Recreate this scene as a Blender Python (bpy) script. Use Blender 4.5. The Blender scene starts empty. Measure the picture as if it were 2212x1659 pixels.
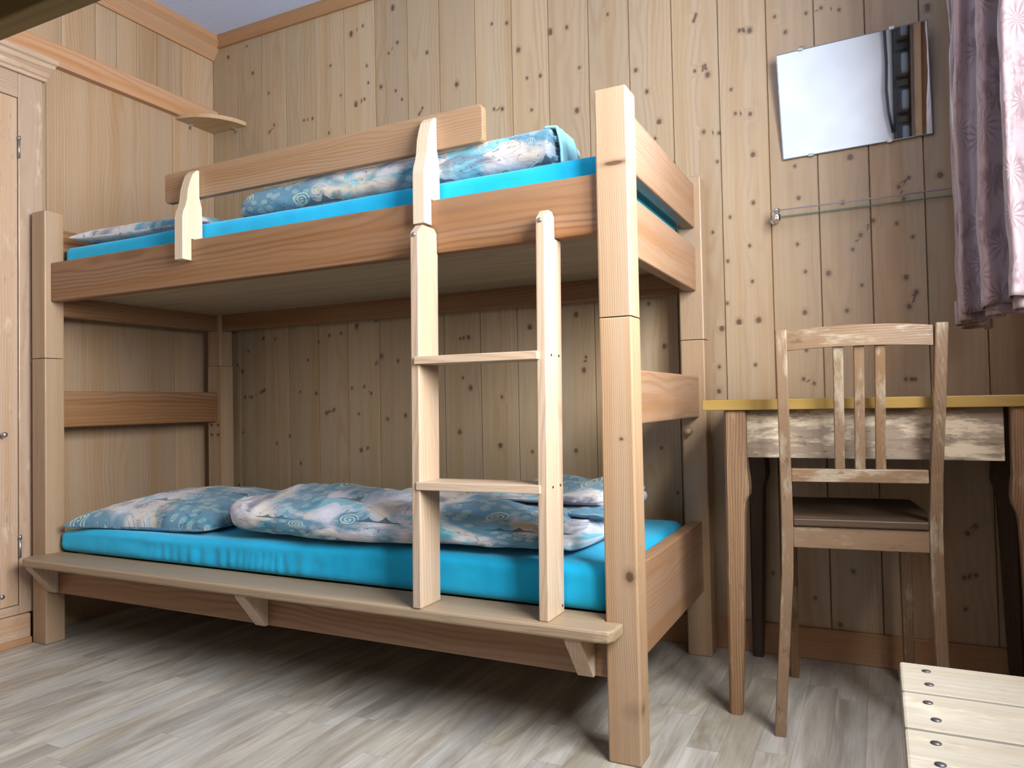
import bpy, bmesh, math, random
from mathutils import Vector, Matrix, noise
R = math.radians
rnd = random.Random(7)
S = bpy.context.scene
C = S.collection

# ------------------------------------------------------------ camera, world, light, exposure
cam_d = bpy.data.cameras.new('camera')
cam_d.sensor_width = 36.0
cam_d.lens = 1598.0 / 2212 * 36.0
cam_d.clip_start = 0.02
cam = bpy.data.objects.new('camera', cam_d)
C.objects.link(cam)
yaw, pit, rol = R(26.3636), R(1.4679), R(-1.1261)
fw = Vector((-math.sin(yaw)*math.cos(pit), math.cos(yaw)*math.cos(pit), math.sin(pit)))
rt = Vector((math.cos(yaw), math.sin(yaw), 0))
up = rt.cross(fw)
r2 = rt*math.cos(rol) + up*math.sin(rol)
u2 = -rt*math.sin(rol) + up*math.cos(rol)
m = Matrix((r2, u2, -fw)).transposed().to_4x4()
m.translation = Vector((2.5675, -1.5206, 0.7716))
cam.matrix_world = m
S.camera = cam

w = bpy.data.worlds.new('world'); S.world = w; w.use_nodes = True
bg = w.node_tree.nodes['Background']
bg.inputs[0].default_value = (0.75, 0.86, 1.0, 1)
bg.inputs[1].default_value = 0.5

def area(name, loc, direction, sx, sy, power, color, spread=180):
    d = bpy.data.lights.new(name, 'AREA'); d.shape = 'RECTANGLE'
    d.size = sx; d.size_y = sy; d.energy = power; d.color = color; d.spread = R(spread)
    o = bpy.data.objects.new(name, d); C.objects.link(o)
    o.location = loc
    o.rotation_euler = Vector(direction).to_track_quat('-Z', 'Y').to_euler()
    return o
area('window_daylight', (3.24, -0.70, 1.62), (-1, 0.08, -0.20), 1.3, 1.2, 232, (0.90, 0.95, 1.0))
area('far_fill_light', (1.50, -2.245, 1.78), (0.1, 1, -0.1), 0.84, 0.8, 5.5, (0.80, 0.90, 1.0))  # weak fill lamp, added to lift the dim sides facing the camera

S.view_settings.view_transform = 'Standard'
S.view_settings.look = 'None'
S.view_settings.gamma = 1
S.view_settings.use_curve_mapping = False
S.view_settings.exposure = 0.0

# ------------------------------------------------------------ materials
def lin(r, g, b):
    f = lambda c: (c/255/12.92) if c/255 <= 0.04045 else ((c/255+0.055)/1.055)**2.4
    return (f(r), f(g), f(b), 1)

class G:
    """small node graph helper"""
    def __init__(s, name):
        s.m = bpy.data.materials.new(name); s.m.use_nodes = True
        s.t = s.m.node_tree; s.b = s.t.nodes['Principled BSDF']
    def n(s, typ, **kw):
        nd = s.t.nodes.new(typ)
        for k, v in kw.items():
            if hasattr(nd, k): setattr(nd, k, v)
        return nd
    def put(s, sock, v):
        if isinstance(v, bpy.types.NodeSocket): s.t.links.new(v, sock)
        elif v is not None: sock.default_value = v
    def math(s, op, a, b=None, c=None, clamp=False):
        nd = s.n('ShaderNodeMath', operation=op, use_clamp=clamp)
        s.put(nd.inputs[0], a)
        if b is not None: s.put(nd.inputs[1], b)
        if c is not None: s.put(nd.inputs[2], c)
        return nd.outputs[0]
    def attr(s, name):
        nd = s.n('ShaderNodeAttribute'); nd.attribute_name = name
        return nd.outputs['Vector']
    def scale(s, v, sc, loc=(0, 0, 0)):
        nd = s.n('ShaderNodeMapping'); s.put(nd.inputs['Vector'], v)
        nd.inputs['Scale'].default_value = sc; nd.inputs['Location'].default_value = loc
        return nd.outputs[0]
    def noise(s, v, sc=1, det=2, rough=0.5, dist=0, color=False):
        nd = s.n('ShaderNodeTexNoise'); s.put(nd.inputs['Vector'], v)
        nd.inputs['Scale'].default_value = sc; nd.inputs['Detail'].default_value = det
        nd.inputs['Roughness'].default_value = rough; nd.inputs['Distortion'].default_value = dist
        return nd.outputs['Color' if color else 'Fac']
    def voro(s, v, sc=1, feature='F1'):
        nd = s.n('ShaderNodeTexVoronoi', feature=feature); s.put(nd.inputs['Vector'], v)
        nd.inputs['Scale'].default_value = sc
        return nd
    def ss(s, v, a, b, o0=0.0, o1=1.0):
        nd = s.n('ShaderNodeMapRange', interpolation_type='SMOOTHSTEP'); s.put(nd.inputs['Value'], v)
        nd.inputs['From Min'].default_value = a; nd.inputs['From Max'].default_value = b
        nd.inputs['To Min'].default_value = o0; nd.inputs['To Max'].default_value = o1
        return nd.outputs[0]
    def mix(s, f, a, b, mode='MIX'):
        nd = s.n('ShaderNodeMix', data_type='RGBA', blend_type=mode)
        s.put(nd.inputs[0], f); s.put(nd.inputs[6], a); s.put(nd.inputs[7], b)
        return nd.outputs[2]
    def xyz(s, v):
        nd = s.n('ShaderNodeSeparateXYZ'); s.put(nd.inputs[0], v); return nd.outputs
    def comb(s, x, y, z):
        nd = s.n('ShaderNodeCombineXYZ')
        for i, a in enumerate((x, y, z)): s.put(nd.inputs[i], a)
        return nd.outputs[0]
    def vm(s, op, a, b=None):
        nd = s.n('ShaderNodeVectorMath', operation=op); s.put(nd.inputs[0], a)
        if b is not None: s.put(nd.inputs[1], b)
        return nd.outputs['Value'] if op in ('LENGTH', 'DOT_PRODUCT', 'DISTANCE') else nd.outputs[0]
    def bump(s, h, strength=0.3, dist=0.002, normal=None):
        nd = s.n('ShaderNodeBump'); s.put(nd.inputs['Height'], h)
        nd.inputs['Strength'].default_value = strength; nd.inputs['Distance'].default_value = dist
        if normal is not None: s.put(nd.inputs['Normal'], normal)
        return nd.outputs[0]

def plain(name, col, rough=0.5, metal=0.0, spec=0.5):
    g = G(name); g.b.inputs['Base Color'].default_value = col
    g.b.inputs['Roughness'].default_value = rough; g.b.inputs['Metallic'].default_value = metal
    g.b.inputs['Specular IOR Level'].default_value = spec
    g.b.inputs['Base Color'].default_value = col
    return g.m

def wood(name, early, late, deep, ring=130, contrast=0.55, rough=0.45, knots=0.0, kd=False,
         tone=0.22, worn=None, spec=0.4, fibre=0.14, coat=0.0):
    g = G(name)
    T = (0.72, 0.75, 0.86)
    early, late, deep = [tuple(c[i]*T[i] for i in range(3)) + (1,) for c in (early, late, deep)]
    gc = g.attr('gc')
    v = gc
    n1 = g.noise(g.scale(gc, (3.0, 3.0, 0.9)), 1, 3, 0.55, color=True)
    off = g.vm('SCALE', g.vm('SUBTRACT', n1, (0.5, 0.5, 0.5)))
    off.node.inputs['Scale'].default_value = 0.10
    k = None
    if kd:
        d = g.vm('LENGTH', g.attr('kd'))
        wob = g.noise(g.scale(gc, (90, 90, 90)), 1, 2)
        d = g.math('ADD', d, g.math('MULTIPLY', g.math('SUBTRACT', wob, 0.5), 0.35))
        k = d
    elif knots > 0:
        vo = g.voro(g.scale(gc, (6.0, 2.0, 4.2)), 1)
        col = g.xyz(vo.outputs['Color'])
        size = g.math('MULTIPLY_ADD', col[0], 0.03, 0.022)
        k = g.math('DIVIDE', vo.outputs['Distance'], size)
        k = g.math('ADD', k, g.math('MULTIPLY', g.math('GREATER_THAN', col[1], knots), 50))
    p = g.vm('ADD', gc, off)
    if k is not None:
        bend = g.math('MULTIPLY', g.math('EXPONENT', g.math('MULTIPLY', k, -0.55)), 0.03)
        p = g.vm('ADD', p, g.comb(bend, bend, 0.0))
    q = g.xyz(p)
    r = g.math('SQRT', g.math('ADD', g.math('MULTIPLY', q[0], q[0]), g.math('MULTIPLY', q[1], q[1])))
    wv = g.math('SINE', g.math('MULTIPLY', r, ring*2*math.pi))
    wv = g.math('MULTIPLY_ADD', wv, 0.5, 0.5)
    wv = g.math('POWER', wv, 2.2)
    ringvar = g.noise(g.scale(gc, (14, 14, 0.7)), 1, 2)
    wv = g.math('MULTIPLY', wv, g.ss(ringvar, 0.3, 0.7, 0.12, 1.0))
    fib = g.noise(g.scale(gc, (260, 260, 5)), 1, 2, 0.6)
    streak = g.noise(g.scale(gc, (22, 22, 0.5)), 1, 2, 0.5)
    c = g.mix(g.math('MULTIPLY', wv, contrast), early, late)
    c = g.mix(g.ss(fib, 0.35, 0.8, 0, fibre), c, deep)
    c = g.mix(g.ss(streak, 0.45, 0.75, 0, 0.35), c, late)
    tn = g.noise(g.scale(gc, (1.1, 1.1, 0.17)), 1, 1)
    hs = g.n('ShaderNodeHueSaturation'); g.put(hs.inputs['Color'], c)
    g.put(hs.inputs['Value'], g.ss(tn, 0.25, 0.75, 1-tone, 1+tone))
    g.put(hs.inputs['Saturation'], g.ss(streak, 0.3, 0.7, 0.93, 1.07))
    c = hs.outputs[0]
    if k is not None:
        halo = g.ss(k, 0.7, 2.2, 0.42, 0.0)
        c = g.mix(halo, c, tuple(x*0.62 for x in late[:3]) + (1,))
        core = g.ss(k, 0.45, 1.1, 0.9, 0.0)
        c = g.mix(core, c, lin(78, 52, 34))
        heart = g.ss(k, 0.1, 0.5, 0.25, 0.0)
        c = g.mix(heart, c, lin(120, 80, 50))
    if worn:
        wn = g.noise(g.scale(gc, (26, 26, 7)), 1, 5, 0.68)
        c = g.mix(g.ss(wn, worn[1], worn[2], 0, worn[3]), c, worn[0])
        wn2 = g.noise(g.scale(gc, (70, 70, 22), (4, 9, 1)), 1, 4, 0.7)
        c = g.mix(g.ss(wn2, 0.58, 0.72, 0, worn[3]*0.8), c, deep)
    g.put(g.b.inputs['Base Color'], c)
    rg = g.ss(fib, 0.3, 0.8, rough-0.05, rough+0.1)
    g.put(g.b.inputs['Roughness'], rg)
    g.b.inputs['Specular IOR Level'].default_value = spec
    g.b.inputs['Coat Weight'].default_value = coat; g.b.inputs['Coat Roughness'].default_value = 0.4
    h = g.math('ADD', g.math('MULTIPLY', wv, -0.6), g.math('MULTIPLY', fib, 0.5))
    g.put(g.b.inputs['Normal'], g.bump(h, 0.25, 0.0012))
    return g.m

WALL = wood('wall_pine', lin(194, 164, 122), lin(170, 134, 92), lin(134, 98, 66), ring=110, contrast=0.5, kd=True, tone=0.16, rough=0.36, spec=0.55, coat=0.3)
LEFT = wood('left_wall_pine', lin(198, 162, 120), lin(174, 132, 90), lin(140, 98, 64), ring=95, contrast=0.5, tone=0.12, rough=0.5)
BOARD = wood('upper_board_pine', lin(190, 156, 116), lin(168, 130, 92), lin(150, 104, 66), ring=100, contrast=0.6, tone=0.35, rough=0.5)
TRIM = wood('trim_pine', lin(200, 150, 102), lin(176, 122, 78), lin(140, 92, 56), ring=120, contrast=0.6)
BEAM = wood('beam_pine', lin(206, 154, 106), lin(184, 128, 84), lin(150, 98, 62), ring=80, contrast=0.6)
POST = wood('post_pine', lin(190, 156, 116), lin(166, 124, 84), lin(134, 94, 62), ring=210, contrast=0.45, rough=0.42, tone=0.08)
POSTK = wood('knotty_post_pine', lin(192, 158, 119), lin(166, 124, 84), lin(134, 94, 62), ring=210, contrast=0.45, rough=0.42, kd=True, tone=0.08)
RAIL = wood('rail_pine', lin(166, 120, 78), lin(128, 82, 48), lin(98, 58, 32), ring=85, contrast=0.75, rough=0.42, knots=0.10, tone=0.1)
GUARD = wood('guard_pine', lin(182, 142, 100), lin(150, 106, 68), lin(118, 78, 48), ring=130, contrast=0.55, knots=0.08, tone=0.1)
PALE = wood('pale_bracket_pine', lin(232, 206, 165), lin(214, 182, 138), lin(180, 144, 102), ring=120, contrast=0.6, tone=0.05)
LADDER = wood('ladder_pine', lin(212, 182, 146), lin(188, 150, 110), lin(154, 116, 82), ring=140, contrast=0.6, knots=0.12, tone=0.08)
BENCH = wood('bench_pine', lin(176, 148, 110), lin(142, 110, 74), lin(104, 76, 48), ring=150, contrast=0.7, rough=0.45, tone=0.1)
BASEB = wood('bed_board_wood', lin(196, 172, 134), lin(176, 148, 108), lin(140, 112, 78), ring=60, contrast=0.7, tone=0.15, rough=0.6)
ENDR = wood('end_rail_pine', lin(178, 136, 98), lin(150, 106, 70), lin(120, 80, 50), ring=110, contrast=0.55, knots=0.08, tone=0.06)
CHAIR = wood('worn_chair_wood', lin(142, 110, 76), lin(120, 86, 56), lin(84, 56, 34), ring=200, contrast=0.4, rough=0.5,
             worn=(lin(158, 146, 124), 0.50, 0.66, 0.7), tone=0.12)
APRON = wood('scuffed_apron_wood', lin(172, 150, 122), lin(148, 122, 94), lin(84, 60, 42), ring=90, contrast=0.4, rough=0.6,
             worn=(lin(212, 194, 166), 0.45, 0.6, 0.8), tone=0.15)
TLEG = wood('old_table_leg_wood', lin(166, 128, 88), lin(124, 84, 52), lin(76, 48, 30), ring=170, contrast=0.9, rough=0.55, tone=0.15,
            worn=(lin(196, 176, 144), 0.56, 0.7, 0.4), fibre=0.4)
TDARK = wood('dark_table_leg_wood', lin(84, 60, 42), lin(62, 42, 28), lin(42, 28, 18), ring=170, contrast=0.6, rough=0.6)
TOPM = wood('table_top_wood', lin(176, 140, 70), lin(156, 118, 54), lin(120, 84, 38), ring=160, contrast=0.6, rough=0.35, tone=0.08)
STOOL = wood('pale_stool_wood', lin(176, 164, 138), lin(158, 142, 112), lin(124, 106, 80), ring=90, contrast=0.5, worn=(lin(188, 178, 158), 0.5, 0.7, 0.5), rough=0.55, tone=0.08)
WARD = wood('old_wardrobe_pine', lin(206, 170, 132), lin(184, 142, 102), lin(146, 106, 74), ring=120, contrast=0.6, rough=0.4,
            worn=(lin(214, 196, 172), 0.56, 0.72, 0.5), tone=0.12, spec=0.6)
SEATM = wood('dark_seat_wood', lin(92, 70, 48), lin(74, 54, 36), lin(50, 36, 24), ring=120, contrast=0.5, rough=0.5, worn=(lin(130, 118, 98), 0.56, 0.7, 0.4))
SHELF = wood('corner_shelf_wood', lin(206, 168, 118), lin(186, 144, 96), lin(150, 110, 70), ring=100, contrast=0.5)
BEAM2 = wood('dark_rail_wood', lin(150, 120, 62), lin(128, 98, 48), lin(90, 66, 32), ring=100, contrast=0.6)

CHROME = plain('chrome', (0.8, 0.81, 0.83, 1), 0.15, 1.0)
STEEL = plain('dull_steel', (0.42, 0.43, 0.46, 1), 0.35, 1.0)
SCREW = plain('dark_screw', (0.10, 0.09, 0.10, 1), 0.5, 0.8)
HOLE = plain('dark_hole', (0.02, 0.014, 0.01, 1), 0.9)
PLASTER = None

g = G('white_plaster')
tc = g.n('ShaderNodeTexCoord').outputs['Object']
pn = g.noise(tc, 60, 5, 0.6)
g.put(g.b.inputs['Base Color'], g.mix(g.ss(g.noise(tc, 3, 2), 0.3, 0.7), lin(212, 219, 230), lin(224, 230, 240)))
g.b.inputs['Roughness'].default_value = 0.9
g.put(g.b.inputs['Normal'], g.bump(pn, 0.4, 0.004))
PLASTER = g.m

g = G('ceiling_paint')
g.b.inputs['Base Color'].default_value = lin(196, 206, 232); g.b.inputs['Roughness'].default_value = 0.9
tc = g.n('ShaderNodeTexCoord').outputs['Object']
g.put(g.b.inputs['Normal'], g.bump(g.noise(tc, 60, 5, 0.6), 0.4, 0.004))
CEIL = g.m

# laminate floor: strips along Y
g = G('laminate_floor')
tc = g.xyz(g.n('ShaderNodeTexCoord').outputs['Object'])
SW, SL = 0.072, 0.60
sx = g.math('DIVIDE', tc[0], SW)
ci = g.math('FLOOR', sx)
wn = g.n('ShaderNodeTexWhiteNoise', noise_dimensions='1D'); g.put(wn.inputs['W'], ci)
sy = g.math('ADD', g.math('DIVIDE', tc[1], SL), g.math('MULTIPLY', wn.outputs['Value'], 7.3))
ri = g.math('FLOOR', sy)
wn2 = g.n('ShaderNodeTexWhiteNoise', noise_dimensions='2D'); g.put(wn2.inputs['Vector'], g.comb(ci, ri, 0.0))
rv = g.xyz(wn2.outputs['Color'])
gx = g.comb(g.math('MULTIPLY_ADD', rv[0], 13.0, tc[0]), g.math('MULTIPLY_ADD', rv[1], 17.0, tc[1]), 0.0)
big = g.noise(g.scale(gx, (11, 1.6, 1)), 1, 4, 0.6, 1.8)
fine = g.noise(g.scale(gx, (150, 5, 1)), 1, 3, 0.6)
c = g.mix(g.ss(big, 0.3, 0.72), lin(186, 181, 170), lin(146, 137, 122))
c = g.mix(g.ss(fine, 0.4, 0.75, 0, 0.3), c, lin(124, 112, 98))
hs = g.n('ShaderNodeHueSaturation'); g.put(hs.inputs['Color'], c)
g.put(hs.inputs['Value'], g.math('MULTIPLY_ADD', rv[2], 0.20, 0.88))
g.put(hs.inputs['Saturation'], g.math('MULTIPLY_ADD', rv[0], 0.5, 0.7))
c = hs.outputs[0]
fx = g.math('FRACT', sx); fy = g.math('FRACT', sy)
ex = g.math('MINIMUM', fx, g.math('SUBTRACT', 1.0, fx))
ey = g.math('MINIMUM', fy, g.math('SUBTRACT', 1.0, fy))
seam = g.math('MAXIMUM', g.ss(ex, 0.0, 0.022, 1, 0), g.ss(ey, 0.0, 0.003, 1, 0))
c = g.mix(g.math('MULTIPLY', seam, 0.28), c, lin(84, 68, 52))
g.put(g.b.inputs['Base Color'], c)
g.b.inputs['Roughness'].default_value = 0.38
g.b.inputs['Specular IOR Level'].default_value = 0.45
g.put(g.b.inputs['Normal'], g.bump(g.math('ADD', g.math('MULTIPLY', fine, 0.4), g.math('MULTIPLY', seam, -1.0)), 0.12, 0.001))
FLOOR = g.m

# turquoise sheet
g = G('turquoise_sheet')
gc = g.attr('gc')
c = g.mix(g.ss(g.noise(gc, 9, 3), 0.3, 0.7), lin(14, 158, 200), lin(20, 168, 212))
g.put(g.b.inputs['Base Color'], c)
g.b.inputs['Roughness'].default_value = 0.85
g.b.inputs['Sheen Weight'].default_value = 0.35
g.b.inputs['Sheen Tint'].default_value = (0.4, 0.9, 1, 1)
g.b.inputs['Specular IOR Level'].default_value = 0.2
wr = g.noise(g.scale(gc, (1, 1, 1)), 14, 4, 0.6)
wv = g.noise(g.scale(gc, (1, 1, 1)), 900, 1)
g.put(g.b.inputs['Normal'], g.bump(g.math('ADD', wr, g.math('MULTIPLY', wv, 0.05)), 0.35, 0.006))
SHEET = g.m

# printed bedding: watercolour blotches, spirals, small dark hills
def bedding(name, shift, flip=True):
    g = G(name)
    gc = g.scale(g.attr('gc'), (1, 1, 1), shift)
    q = g.xyz(gc)
    flat = g.comb(q[0], q[1], 0.0)
    a = g.noise(flat, 3.3, 3, 0.5, 0.6)
    b = g.noise(g.vm('ADD', flat, (7.3, 2.1, 0)), 4.6, 4, 0.6, 0.5)
    cc = g.noise(g.vm('ADD', flat, (1.3, 9.7, 0)), 5.5, 4, 0.65, 0.8)
    white = lin(204, 204, 214); aqua = lin(112, 182, 200); teal = lin(34, 116, 146)
    petrol = lin(38, 92, 112); grey = lin(98, 98, 118); sand = lin(196, 186, 168); pink = lin(196, 184, 192)
    c = g.mix(g.ss(b, 0.40, 0.62), white, sand)
    c = g.mix(g.ss(cc, 0.52, 0.66, 0, 0.6), c, pink)
    c = g.mix(g.ss(cc, 0.47, 0.38), c, aqua)
    tealm = g.ss(a, 0.46, 0.55)
    c = g.mix(g.math('MULTIPLY', tealm, 0.85), c, teal)
    c = g.mix(g.ss(b, 0.60, 0.70, 0, 0.8), c, petrol)
    greym = g.math('MULTIPLY', g.ss(a, 0.43, 0.36), g.ss(b, 0.47, 0.56))
    c = g.mix(g.math('MULTIPLY', greym, 0.9), c, grey)
    # spirals
    for sc, pres, wid in ((26.0, 0.75, 0.42), (10.0, 0.40, 0.22)):
        vo = g.voro(flat, sc)
        vo.voronoi_dimensions = '2D'
        loc = g.vm('SUBTRACT', g.vm('SCALE', flat), vo.outputs['Position'])
        loc = g.xyz(g.vm('SUBTRACT', flat, vo.outputs['Position']))
        ang = g.math('ARCTAN2', loc[1], loc[0])
        dd = g.math('MULTIPLY', vo.outputs['Distance'], 1.0)
        ph = g.math('FRACT', g.math('SUBTRACT', g.math('MULTIPLY', dd, 8.0), g.math('DIVIDE', ang, 2*math.pi)))
        ln = g.ss(g.math('ABSOLUTE', g.math('SUBTRACT', ph, 0.5)), 0.10, 0.24, 1, 0)
        inside = g.ss(dd, 0.30, 0.36, 1, 0)
        pr = g.math('LESS_THAN', g.xyz(vo.outputs['Color'])[0], pres)
        mk = g.math('MULTIPLY', g.math('MULTIPLY', ln, inside), g.math('MULTIPLY', pr, tealm))
        c = g.mix(g.math('MULTIPLY', mk, 0.8), c, lin(196, 214, 190))
    # thin scribbled lines and bands
    ln = g.noise(g.scale(flat, (1, 2.4, 1), (3, 5, 0)), 5.0, 3, 0.55, 1.2)
    thin = g.ss(g.math('ABSOLUTE', g.math('SUBTRACT', ln, 0.5)), 0.002, 0.008, 1, 0)
    c = g.mix(g.math('MULTIPLY', thin, 0.65), c, lin(50, 66, 92))
    bl = g.noise(g.scale(flat, (1, 1, 1), (11, 5, 0)), 30.0, 3, 0.7)
    c = g.mix(g.math('MULTIPLY', g.ss(bl, 0.60, 0.68), g.ss(cc, 0.5, 0.6, 0, 0.5)), c, grey)
    # little hill silhouettes, one per tile
    TX, TY = 0.36, 0.15
    tx = g.math('DIVIDE', g.math('ADD', q[0], 0.10), TX); ty = g.math('DIVIDE', q[1], TY)
    row = g.math('FLOOR', ty)
    tx = g.math('ADD', tx, g.math('MULTIPLY', row, 0.43))
    sgn = 1.0 if flip else -1.0
    lx = g.math('MULTIPLY', g.math('SUBTRACT', g.math('FRACT', tx), 0.5), TX)
    ly = g.math('MULTIPLY', g.math('SUBTRACT', g.math('FRACT', ty), 0.5), TY*sgn)
    h = 0.004
    peaks = None
    for px, ph, pw in ((-0.028, 0.020, 0.020), (0.022, 0.026, 0.022)):
        t = g.math('SUBTRACT', 1.0, g.math('DIVIDE', g.math('ABSOLUTE', g.math('SUBTRACT', lx, px)), pw))
        t = g.math('MULTIPLY', g.math('POWER', g.math('MAXIMUM', t, 0.0), 1.6), ph)
        peaks = t if peaks is None else g.math('MAXIMUM', peaks, t)
    base = g.ss(g.math('ABSOLUTE', lx), 0.055, 0.075, 0.005, -0.003)
    hh = g.math('ADD', peaks, base)
    hill = g.math('MULTIPLY', g.math('LESS_THAN', ly, hh), g.math('GREATER_THAN', ly, -0.003))
    c = g.mix(g.math('MULTIPLY', hill, 0.85), c, lin(40, 74, 94))
    g.put(g.b.inputs['Base Color'], c)
    g.b.inputs['Roughness'].default_value = 0.8
    g.b.inputs['Sheen Weight'].default_value = 0.25
    g.b.inputs['Specular IOR Level'].default_value = 0.25
    wr = g.noise(flat, 22, 5, 0.6, 0.4)
    g.put(g.b.inputs['Normal'], g.bump(wr, 0.5, 0.008))
    return g.m
BED_A = bedding('bedding_print', (0.0, 0.0, 0), False)
BED_B = bedding('bedding_print_pillow', (2.37, 1.13, 0))
BED_C = bedding('bedding_print_upper', (5.21, 3.05, 0), False)
BED_D = bedding('bedding_print_upper_pillow', (8.11, 4.44, 0))
g = G('duvet_lining'); g.b.inputs['Base Color'].default_value = lin(150, 214, 226); g.b.inputs['Roughness'].default_value = 0.85
LINING = g.m

# satin curtain
g = G('satin_curtain')
gc = g.attr('gc'); q = g.xyz(gc); flat = g.comb(q[0], q[1], 0.0)
big = g.noise(flat, 7.0, 3, 0.6, 0.8)
vo = g.voro(flat, 9.0); vo.voronoi_dimensions = '2D'
loc = g.xyz(g.vm('SUBTRACT', flat, vo.outputs['Position']))
ang = g.math('ARCTAN2', loc[1], loc[0])
fr = g.math('SINE', g.math('ADD', g.math('MULTIPLY', ang, 13.0), g.math('MULTIPLY', g.noise(flat, 30.0, 3), 9.0)))
leaf = g.math('MULTIPLY', g.ss(fr, 0.1, 0.7), g.ss(vo.outputs['Distance'], 0.50, 0.15))
speck = g.noise(g.scale(flat, (60, 22, 1)), 1, 4, 0.75)
pat = g.math('MAXIMUM', g.math('MULTIPLY', leaf, 0.9), g.math('MULTIPLY', g.ss(big, 0.44, 0.56), g.ss(speck, 0.42, 0.6)))
c = g.mix(g.math('MULTIPLY', pat, 0.8), lin(180, 160, 166), lin(122, 98, 102))
g.put(g.b.inputs['Base Color'], c)
g.put(g.b.inputs['Roughness'], g.ss(pat, 0, 1, 0.38, 0.6))
g.b.inputs['Sheen Weight'].default_value = 0.5
g.b.inputs['Specular IOR Level'].default_value = 0.6
g.put(g.b.inputs['Normal'], g.bump(g.math('ADD', pat, g.math('MULTIPLY', speck, 0.6)), 0.35, 0.002))
tr = g.n('ShaderNodeBsdfTranslucent'); g.put(tr.inputs['Color'], lin(190, 150, 145))
mx = g.n('ShaderNodeMixShader'); mx.inputs[0].default_value = 0.25
out = g.t.nodes['Material Output']
g.t.links.new(g.b.outputs[0], mx.inputs[1]); g.t.links.new(tr.outputs[0], mx.inputs[2]); g.t.links.new(mx.outputs[0], out.inputs['Surface'])
CURT = g.m

g = G('mirror_glass'); g.b.inputs['Base Color'].default_value = (0.93, 0.96, 0.97, 1)
g.b.inputs['Metallic'].default_value = 1; g.b.inputs['Roughness'].default_value = 0.02
MIRROR = g.m
g = G('shelf_glass')
tr = g.n('ShaderNodeBsdfTransparent'); tr.inputs['Color'].default_value = (0.975, 0.99, 0.98, 1)
gl = g.n('ShaderNodeBsdfGlossy'); gl.inputs['Roughness'].default_value = 0.03; gl.inputs['Color'].default_value = (0.8, 0.9, 0.85, 1)
mx = g.n('ShaderNodeMixShader'); mx.inputs[0].default_value = 0.03
g.t.links.new(tr.outputs[0], mx.inputs[1]); g.t.links.new(gl.outputs[0], mx.inputs[2])
g.t.links.new(mx.outputs[0], g.t.nodes['Material Output'].inputs['Surface'])
GLASS = g.m
g = G('window_glass')
tr = g.n('ShaderNodeBsdfTransparent'); gl = g.n('ShaderNodeBsdfGlossy'); gl.inputs['Roughness'].default_value = 0.02
mx = g.n('ShaderNodeMixShader'); mx.inputs[0].default_value = 0.06
g.t.links.new(tr.outputs[0], mx.inputs[1]); g.t.links.new(gl.outputs[0], mx.inputs[2])
g.t.links.new(mx.outputs[0], g.t.nodes['Material Output'].inputs['Surface'])
WGLASS = g.m
BLACK = plain('black_nylon', (0.012, 0.014, 0.018, 1), 0.45)
BLUEGREY = plain('grey_blue_pad', (0.16, 0.22, 0.29, 1), 0.5)

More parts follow.
